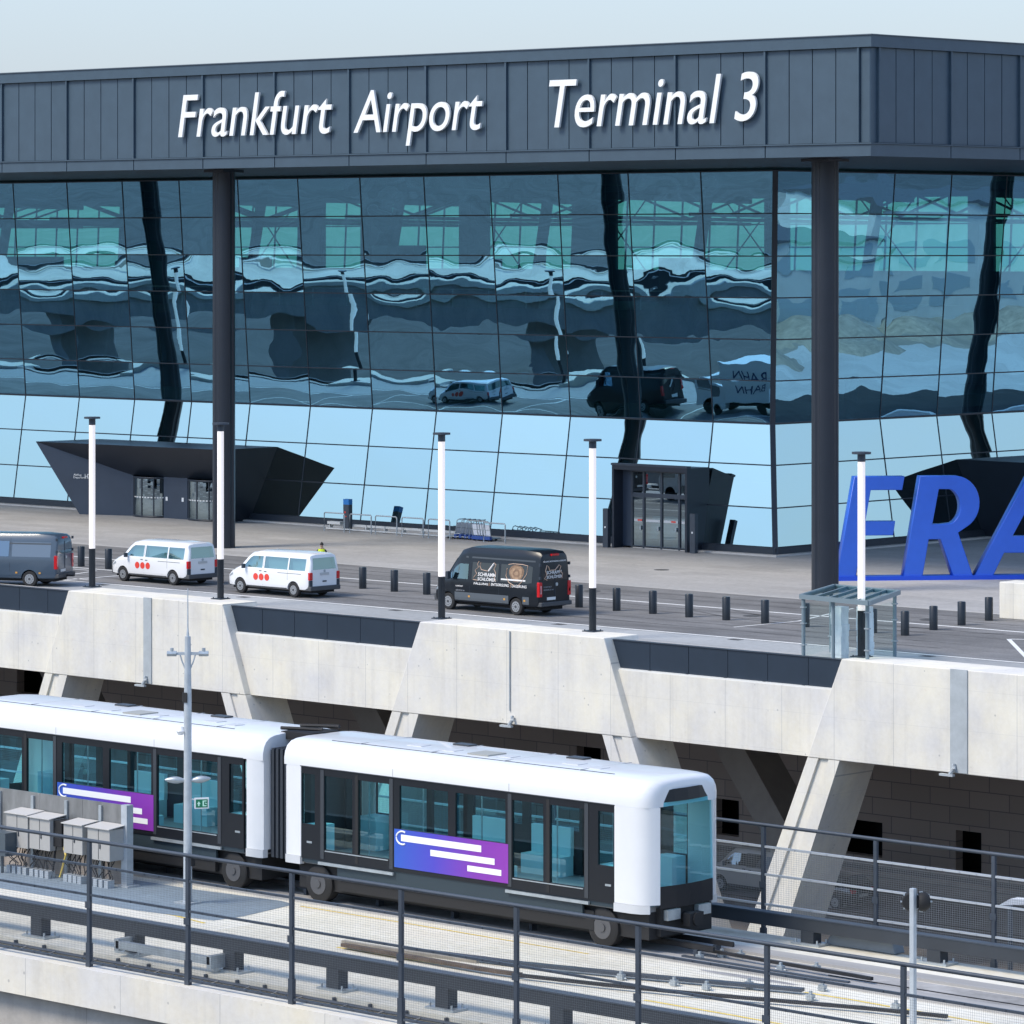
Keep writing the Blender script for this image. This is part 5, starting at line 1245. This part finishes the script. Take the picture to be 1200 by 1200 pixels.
# vehicles on the lower road
lv = transit('silver grey van on the dim lower road beside the splayed leg', (-104.8, 130.9, -11.59), pmat('silver_van_paint', (.33, .32, .31), .35, coat=.4), 'panel'); lv.place()
def small_car(label, loc, paint):
    st = [(0, .40, .70, .86, .92, .74, .66), (.10, .30, .82, 1.02, 1.06, .82, .72), (.45, .24, .88, 1.30, 1.38, .87, .60), (1.1, .22, .90, 1.38, 1.47, .88, .58), (2.2, .22, .90, 1.38, 1.47, .88, .58), (2.7, .22, .90, 1.24, 1.33, .88, .60), (3.3, .22, .88, .94, 1.0, .87, .70), (3.9, .24, .78, .84, .90, .84, .66), (4.2, .30, .62, .68, .74, .74, .56)]
    v = Veh('parked_car', 'car', label, loc, PI, st, paint); v.wheels((.8, 3.4), .31)
    v.side('side_window', DGLASS, [(.55, .92, 1.28), (1.1, .92, 1.34), (1.7, .92, 1.34)]); v.side('side_window', DGLASS, [(1.78, .92, 1.34), (2.3, .92, 1.33), (3.1, .92, .98)])
    m = MB(); m.quad((.08, -.6, 1.05), (.08, .6, 1.05), (.42, .5, 1.36), (.42, -.5, 1.36)); m.build('rear_window', DGLASS, v.root)
    for sg in (-1, 1): MB().box(-.02, .14, sg * .5, sg * .76, .74, .88).build('tail_lamp', TAIL, v.root)
    MB().box(-.03, .0, -.26, .26, .55, .66).build('number_plate', PLATE, v.root); MB().box(-.06, .2, -.78, .78, .3, .52).build('rear_bumper', UNDER, v.root, bevel=.03)
    return v.place()
pc = G(1003, 1068, -11.59)
small_car('black car on the dim lower road right of the splayed leg', (pc.x, pc.y + .5, -11.59), pmat('black_car_paint', (.012, .013, .015), .25, coat=.7))

# ------------------------------------------------------------------ lamp posts on the parapet
LAMP = bpy.data.materials.new('lit_lamp_tube'); LAMP.use_nodes = True; b_ = LAMP.node_tree.nodes['Principled BSDF']
b_.inputs['Base Color'].default_value = (.82, .78, .75, 1); b_.inputs['Roughness'].default_value = .4
b_.inputs['Emission Color'].default_value = (1, .88, .82, 1); b_.inputs['Emission Strength'].default_value = .22
lamps = [(108, 688, 'leftmost luminous lamp post, left of the first white van'), (258.5, 702, 'luminous lamp post in front of the left roof column'), (517.5, 725, 'luminous lamp post in front of the nose of the black van'), (694.5, 740, 'luminous lamp post right behind the black van'), (1009.5, 770, 'luminous lamp post in front of the glass shelter')]
first = None
for px, py, lb in lamps:
    p = G(px, py, .3)
    if first is None:
        o = empty('lamp_post', (0, 0, 0), lb, 'lamp post', 'luminous lamp posts along the parapet', local=True); first = o
        MB().tube([(0, 0, 0), (0, 0, 1.72)], .145, 16).build('lower_sleeve', NAVY, o, smooth=40)
        MB().tube([(0, 0, 1.72), (0, 0, 7.22)], .14, 16).build('lamp_tube', LAMP, o, smooth=40)
        m = MB(); m.tube([(0, 0, 7.22), (0, 0, 7.5)], .15, 14); m.tube([(0, 0, 7.5), (0, 0, 7.58)], .36, 18); m.build('lamp_cap', STEELD, o, smooth=40)
        m = MB(); m.box(-.3, .3, -.3, .3, .0, .035)
        for i in (-.22, .22):
            for j in (-.22, .22): m.tube([(i, j, .035), (i, j, .08)], .025, 6)
        m.build('foot_plate', DARK2, o)
    else: o = copy_tree(first)
    o.location = (p.x, p.y - .0, .302); o['label'] = lb
for x, lb in ((-158.0, 'lamp post mirrored as a white streak in the glass right of the corner mullion'), (-172.1, 'lamp post mirrored as a short white streak above the mirrored dark van'), (-178.9, 'lamp post mirrored as a wavy white streak at the middle of the left facade'), (-198.0, 'lamp post mirrored as a wavy white streak above the second revolving door portal side'), (-215.4, 'lamp post mirrored as a white streak left of the left roof column')):
    o = copy_tree(first); o.location = (x, 118.6, .302); o['label'] = lb
# ------------------------------------------------------------------ bollards
bl_ = [(92, 664, 'dark bollard right behind the slate grey panel van'), (124, 667, 'dark bollard between the first lamp post and the first white van'), (422, 690, 'dark bollard first to the right of the second white van'), (459, 693.5, 'dark bollard second to the right of the second white van'), (497, 697, 'dark bollard nearest the nose of the black van'),
       (675.5, 712, 'dark bollard touching the rear of the black van'), (719.5, 716, 'dark bollard right of the lamp post behind the black van'), (762, 719.5, 'dark bollard below the left post of the square portal'), (804.5, 723.5, 'dark bollard below the right post of the square portal'), (848, 727, 'dark bollard below the building corner'), (893.5, 731, 'dark bollard nearest the left side of the glass shelter'),
       (941, 735, 'dark bollard seen through the left glass of the shelter'), (980, 739.5, 'dark bollard behind the first wrapped pillar'), (1020, 742, 'dark bollard behind the second wrapped pillar'), (1057.5, 745, 'dark bollard just right of the glass shelter'), (1091, 738.5, 'dark bollard below the blue letter R'), (1124, 733, 'dark bollard in the turning row, second from the concrete block'), (1156, 727.5, 'dark bollard closest to the pale concrete block')]
m = MB(); m.tube([(0, 0, 0), (0, 0, .94), (0, 0, .965)], [.17, .17, .15], 18)
b0 = m.build('bollard', NAVY, smooth=40)
for i, (px, py, lb) in enumerate(bl_):
    p = G(px, py); o = b0
    if i: o = b0.copy(); COL.objects.link(o)
    tag(o, lb, 'bollard', 'bollards along the kerb'); o.location = (p.x, p.y + .17, 0)
# ------------------------------------------------------------------ glass shelter with two wrapped pillars
A, B = Vector((-95.9, 119.3, 0)), Vector((-91.9, 119.1, 0))
Sh = empty('glass_shelter', (-94, 120, 0), 'small grey steel shelter with glass roof and walls behind the parapet', 'shelter')
SHM = pmat('shelter_steel', (.20, .26, .29), .45, .2)
c1, c2, c3, c4 = [G(*q) for q in ((938, 699, 2.42), (1018, 707, 2.42), (1054, 694, 2.42), (978, 687, 2.42))]
P4 = [Vector((q.x, q.y, 0)) for q in (G(941.5, 706, 2.2), G(1016.5, 712, 2.2), G(1048.5, 702, 2.2), G(974, 697, 2.2))]
for q in P4: m = MB(); m.tube([(q.x, q.y, .0), (q.x, q.y, 2.32)], .075, 10); m.build('shelter_post', SHM, Sh, smooth=40)
m = MB(); q = (P4[0] + P4[1]) / 2; q2 = P4[0] + (P4[1] - P4[0]) * .47; m.tube([(q2.x, q2.y, 0), (q2.x, q2.y, 2.3)], .07, 10); m.build('shelter_post', SHM, Sh, smooth=40)
m = MB()
for s_, e_ in ((c1, c2), (c2, c3), (c3, c4), (c4, c1)): m.bar(s_, e_, .10, .17)
for k in range(1, 5):
    t = k / 5; m.bar(c1 + (c2 - c1) * t, c4 + (c3 - c4) * t, .07, .12)
m.build('roof_frame', SHM, Sh)
up = Vector((0, 0, .05)); MB().quad(c1 + up, c2 + up, c3 + up, c4 + up).build('roof_pane', glass_mat('roof_glass', .25, (.75, .95, 1), (.62, .76, .78)), Sh, recalc=False)
for i, j in ((0, 3), (3, 2), (1, 2), (0, 1)):
    a_, b_2 = P4[i], P4[j]; MB().quad(a_ + Vector((0, 0, .15)), b_2 + Vector((0, 0, .15)), b_2 + Vector((0, 0, 2.15)), a_ + Vector((0, 0, 2.15))).build('wall_pane', SGLASS, Sh, recalc=False)
m = MB()
for q in P4:
    for z in (.6, 1.4, 2.0): m.box(q.x - .09, q.x + .09, q.y - .09, q.y + .09, z, z + .05)
m.build('pane_clamp', STEEL, Sh)
WRAP = pmat('plastic_wrap', (.62, .68, .72), .3, 0, 0, 3.2, 1.0, (.96, .97, .98), stretch=(1, 1, .35))
for i, (px, w_) in enumerate(((978.5, 22), (1008, 21))):
    p = G(px, 774, 0.0); hw_ = w_ / 2 / 31.3; m = MB(); n = 9
    for k in range(n):
        z0, z1 = 2.0 * k / n, 2.0 * (k + 1) / n; dx, dy = rng.uniform(-.015, .015), rng.uniform(-.015, .015); rr = hw_ * rng.uniform(.96, 1.04)
        uu = Vector((rr * .70, 0, 0)); vv = Vector((0, rr * .66, 0)); c = Vector((p.x + dx, p.y + .3 + dy, 0))
        m.prism([c - uu - vv + Vector((0, 0, z0)), c + uu - vv + Vector((0, 0, z0)), c + uu + vv + Vector((0, 0, z0)), c - uu + vv + Vector((0, 0, z0))], (0, 0, z1 - z0 - .002))
    thing_mesh(m, 'wrapped_pillar', WRAP, ('pale pillar wrapped in crumpled plastic, at the left inside the shelter', 'pale pillar wrapped in crumpled plastic, behind the lamp post')[i], 'wrapped pillar', 'wrapped pillars in the shelter', org=(p.x, p.y, 0))
# concrete block at the right edge
p = G(1171, 724.5); m = MB(); m.box(p.x, p.x + 3.2, p.y, p.y + 1.2, .003, 1.52)
thing_mesh(m, 'concrete_block', CONC, 'pale concrete block at the right edge of the road', 'concrete block', org=(p.x, p.y, 0), bevel=.03)
# ------------------------------------------------------------------ blue FRA letters
f0, f1 = G(985, 680), G(1200, 678); ux = (f1 - f0); ux.z = 0; ux.normalize(); sc = 1 / 25.25 / 5     # metres per zoom pixel
nf = Vector((ux.y, -ux.x, 0))
BLUE = pmat('blue_letter_face', (.030, .125, .60), .35, 0, .06, .8)
FR = empty('airport_code_letters', f0, 'giant blue free standing letters FRA on the plaza', 'letters')
def zl(x, y): return f0 + ux * ((x - 125) * sc) + Vector((0, 0, (802 - y) * sc + .0))
def letter(polys, holes=None):
    cu = bpy.data.curves.new('l', 'CURVE'); cu.dimensions = '2D'; cu.fill_mode = 'BOTH'; cu.extrude = .32; cu.bevel_depth = .035; cu.bevel_resolution = 1; cu.offset = -.02
    for pl_ in polys:
        s = cu.splines.new('POLY'); s.points.add(len(pl_) - 1); s.use_cyclic_u = True
        for q, (x, y) in zip(s.points, pl_): q.co = ((x - 125) * sc, (802 - y) * sc, 0, 1)
    o = bpy.data.objects.new('l', cu); COL.objects.link(o); bpy.context.view_layer.update()
    me = bpy.data.meshes.new_from_object(o.evaluated_get(bpy.context.evaluated_depsgraph_get())); bpy.data.objects.remove(o); bpy.data.curves.remove(cu)
    M4 = Matrix((ux, Vector((0, 0, 1)), nf)).transposed().to_4x4(); M4.translation = f0; me.transform(M4); me.materials.clear(); me.materials.append(BLUE)
    return link('letter', me, FR)
def arc(cx, cy, rx, ry, a0, a1, n=10): return [(cx + rx * math.cos(R(a0 + (a1 - a0) * i / n)), cy - ry * math.sin(R(a0 + (a1 - a0) * i / n))) for i in range(n + 1)]
letter([[(200, 195), (495, 195), (482, 272), (295, 272), (262, 458), (440, 458), (428, 537), (250, 537), (205, 784), (97, 784)]])
letter([[(590, 195), (790, 195)] + arc(800, 352, 143, 157, 84, -62, 14) + [(815, 525), (905, 784), (790, 784), (712, 562), (640, 562), (602, 784), (492, 784)], [(700, 268), (660, 478)] + [(720, 478)] + arc(750, 372, 82, 106, -70, 75, 10)])
letter([[(915, 784), (1235, 195), (1385, 195), (1480, 784), (1365, 784), (1345, 645), (1090, 645), (1022, 784)], [(1138, 552), (1332, 552), (1300, 290), (1282, 290)]])
m = MB(); q0, q1 = zl(60, 802), zl(1490, 802); m.prism([q0 + nf * .45, q1 + nf * .45, q1 - nf * .45, q0 - nf * .45], (0, 0, .20)); m.build('base_bar', pmat('blue_base', (.008, .07, .58), .35), FR)
# ------------------------------------------------------------------ small things on the plaza
TO = FY(410, 613.5, 154.9); TO.z = 0; o = empty('information_pillar', TO, 'slim dark information pillar with blue top by the glass', 'pillar')
MB().box(TO.x - .21, TO.x + .21, TO.y - .3, TO.y - .02, .003, 1.42).build('pillar_body', STEELD, o); MB().box(TO.x - .212, TO.x + .212, TO.y - .302, TO.y - .018, 1.42, 1.72).build('blue_header', pmat('header_blue', (.02, .20, .55), .4), o)
m = MB(); m.box(TO.x - .12, TO.x - .02, TO.y - .31, TO.y - .30, .95, 1.05); m.box(TO.x - .12, TO.x + .05, TO.y - .31, TO.y - .30, .75, .80); m.build('notice', RED, o)
for i, (xa, xb, y) in enumerate(((380, 403.5, 628), (410, 435, 630.5), (440, 465, 633), (471, 496, 636), (502, 527, 638.5), (567, 592, 638))):
    p, q = FY(xa, y, 153.6), FY(xb, y, 153.6); p.z = q.z = 0
    m = MB(); m.tube([(p.x, p.y, 0), (p.x, p.y, .95), (p.x + .06, p.y, 1.02), (q.x - .06, q.y, 1.02), (q.x, q.y, .95), (q.x, q.y, 0)], .035, 8)
    lbs = ['leftmost steel hoop railing near the information pillar', 'steel hoop railing right below the information pillar', 'third steel hoop railing from the left on the plaza', 'fourth steel hoop railing, left of the lamp post', 'steel hoop railing half hidden by the lamp post', 'lone steel hoop railing right of the luggage trolleys']
    thing_mesh(m, 'hoop_railing', STEEL, lbs[i], 'railing', 'steel hoop railings on the plaza', org=(p.x, p.y, 0))
p, q = FY(388, 624, 155.0), FY(540, 634, 155.0)
m = MB(); m.box(p.x, p.x + 1.0, p.y - .3, p.y, .3, .45); m.box(p.x, q.x, p.y - .1, p.y + .05, .22, .34); m.box(p.x + .1, q.x, p.y - .5, p.y - .42, .05, .12)
for k in range(8): x = p.x + (q.x - p.x) * k / 7; m.box(x, x + .06, p.y - .15, p.y + .1, .003, .34)
thing_mesh(m, 'trolley_rail', pmat('pale_bench', (.62, .62, .60), .6), 'low pale guide rail of the trolley bay beside the glass', 'guide rail', org=(p.x, p.y, 0))
t0 = empty('luggage_trolley', (0, 0, 0), '', 'trolley', 'luggage trolleys nested by the railings', local=True); BL = pmat('trolley_blue', (.03, .08, .30), .4)
m = MB()
for y in (-.28, .28): m.tube([(-.45, y * .9, .12), (.35, y, .14), (.50, y, 1.0), (.62, y, 1.06)], .022, 6)
m.tube([(.62, -.28, 1.06), (.62, .28, 1.06)], .028, 6); m.tube([(-.45, -.25, .12), (-.45, .25, .12)], .022, 6); m.tube([(.42, -.28, .6), (.42, .28, .6)], .018, 6); m.build('trolley_frame', STEEL, t0)
m = MB(); m.box(-.42, .34, -.24, .24, .13, .17); m.build('load_deck', STEEL, t0)
m = MB(); m.prism([(.36, -.24, .30), (.36, .24, .30), (.47, .24, .88), (.47, -.24, .88)], (-.03, 0, 0)); m.build('advert_panel', pmat('trolley_panel_white', (.72, .74, .78), .4), t0)
m = MB(); m.box(.30, .46, -.30, .30, .08, .26); m.build('blue_bumper', BL, t0)
for x, y in ((-.35, 0), (.3, -.25), (.3, .25)): MB().tube([(x, y - .03, .075), (x, y + .03, .075)], .075, 10).build('wheel', BLACK, t0)
tg = FY(530, 636.5, 154.3); nt_ = 8
for i in range(nt_):
    o = t0 if i == 0 else copy_tree(t0)
    o.location = (tg.x + .36 * i + (.25 if i > 4 else 0), tg.y + .1, .003); o.rotation_euler = (0, 0, R(-90 + rng.uniform(-4, 4)) if i > 4 else R(rng.uniform(-3, 3)))
    o['label'] = 'luggage trolley in the nested row with blue bumpers behind the black van' if i <= 4 else ['luggage trolley turned to show its white panel, nearest the nested row', 'luggage trolley turned to show its white panel, middle of three', 'luggage trolley turned to show its white panel, farthest right'][i - 5]
# person in a high visibility vest behind the second white van
pp = G(377, 636, 1.76); PX, PY = pp.x, pp.y
PE = empty('person', (PX, PY, 0), 'person in a bright yellow vest standing behind the second white van', 'person')
def skin_fig(verts, edges, radii, root):
    me = bpy.data.meshes.new('body'); me.from_pydata(verts, edges, []); o = bpy.data.objects.new('body', me); COL.objects.link(o)
    sk = o.modifiers.new('s', 'SKIN'); sub = o.modifiers.new('u', 'SUBSURF'); sub.levels = 2; sub.render_levels = 2
    if not me.skin_vertices: me.skin_vertices.new()
    for v, r in zip(me.skin_vertices[0].data, radii): v.radius = r if isinstance(r, tuple) else (r, r)
    me.skin_vertices[0].data[root].use_root = True
    bpy.context.view_layer.update(); n = bpy.data.meshes.new_from_object(o.evaluated_get(bpy.context.evaluated_depsgraph_get())); bpy.data.objects.remove(o); return n
vv = [(0, 0, .95), (0, 0, 1.12), (0, 0, 1.30), (0, 0, 1.44), (0, .01, 1.53), (0, .0, 1.60), (0, -.005, 1.70),
      (-.18, 0, 1.40), (-.25, .03, 1.14), (-.22, -.10, .92), (-.21, -.15, .84), (.18, 0, 1.40), (.25, .03, 1.14), (.22, -.10, .92), (.21, -.15, .84),
      (-.10, 0, .86), (-.11, -.01, .48), (-.11, .03, .09), (-.12, -.12, .05), (.10, 0, .86), (.11, -.01, .48), (.11, .03, .09), (.12, -.12, .05)]
ee = [(0, 1), (1, 2), (2, 3), (3, 4), (4, 5), (5, 6), (3, 7), (7, 8), (8, 9), (9, 10), (3, 11), (11, 12), (12, 13), (13, 14), (0, 15), (15, 16), (16, 17), (17, 18), (0, 19), (19, 20), (20, 21), (21, 22)]
rr = [(.15, .11), (.14, .10), (.16, .11), (.13, .09), .055, (.075, .09), (.07, .085), .065, .047, .035, .03, .065, .047, .035, .03, .085, .06, .045, .035, .085, .06, .045, .035]
bme = skin_fig(vv, ee, rr, 0); MT = Matrix.Translation((PX, PY, 0)) @ Matrix.Rotation(R(35), 4, 'Z'); bme.transform(MT)
bme.materials.append(pmat('dark_work_clothes', (.03, .035, .05), .9)); bme.materials.append(pmat('skin_tone', (.45, .28, .20), .6))
inv = MT.inverted()
for p_ in bme.polygons: z = (inv @ p_.center).z; p_.material_index = 1 if z > 1.50 or (z < .885 and abs((inv @ p_.center).x) > .17) else 0; p_.use_smooth = True
link('body', bme, PE)
def shell(name, z0, z1, rx, ry, mat_, n=20, rows=6, taper=1.0, dome=False, yo=0):
    m = MB(); vs = []
    for j in range(rows + 1):
        t = j / rows; z = z0 + (z1 - z0) * t; k = (math.cos(t * 1.45) if dome else (1 - .12 * math.sin(t * 3.14) if t < 1 else taper))
        if not dome and t > .75: k *= 1 - (t - .75) * 1.2
        vs += [MT @ Vector((rx * k * math.cos(6.2832 * i / n), yo + ry * k * math.sin(6.2832 * i / n), z)) for i in range(n)]
    fs = [(j * n + i, j * n + (i + 1) % n, (j + 1) * n + (i + 1) % n, (j + 1) * n + i) for j in range(rows) for i in range(n)]
    if dome: fs.append(tuple(range(rows * n, rows * n + n)))
    m.add(vs, fs); m.build(name, mat_, PE, smooth=60)
shell('safety_vest', .90, 1.48, .225, .165, pmat('hi_vis_yellow', (.62, .72, .03), .7))
shell('hair', 1.66, 1.80, .088, .108, pmat('black_hair', (.012, .011, .011), .8), dome=True, yo=.012)
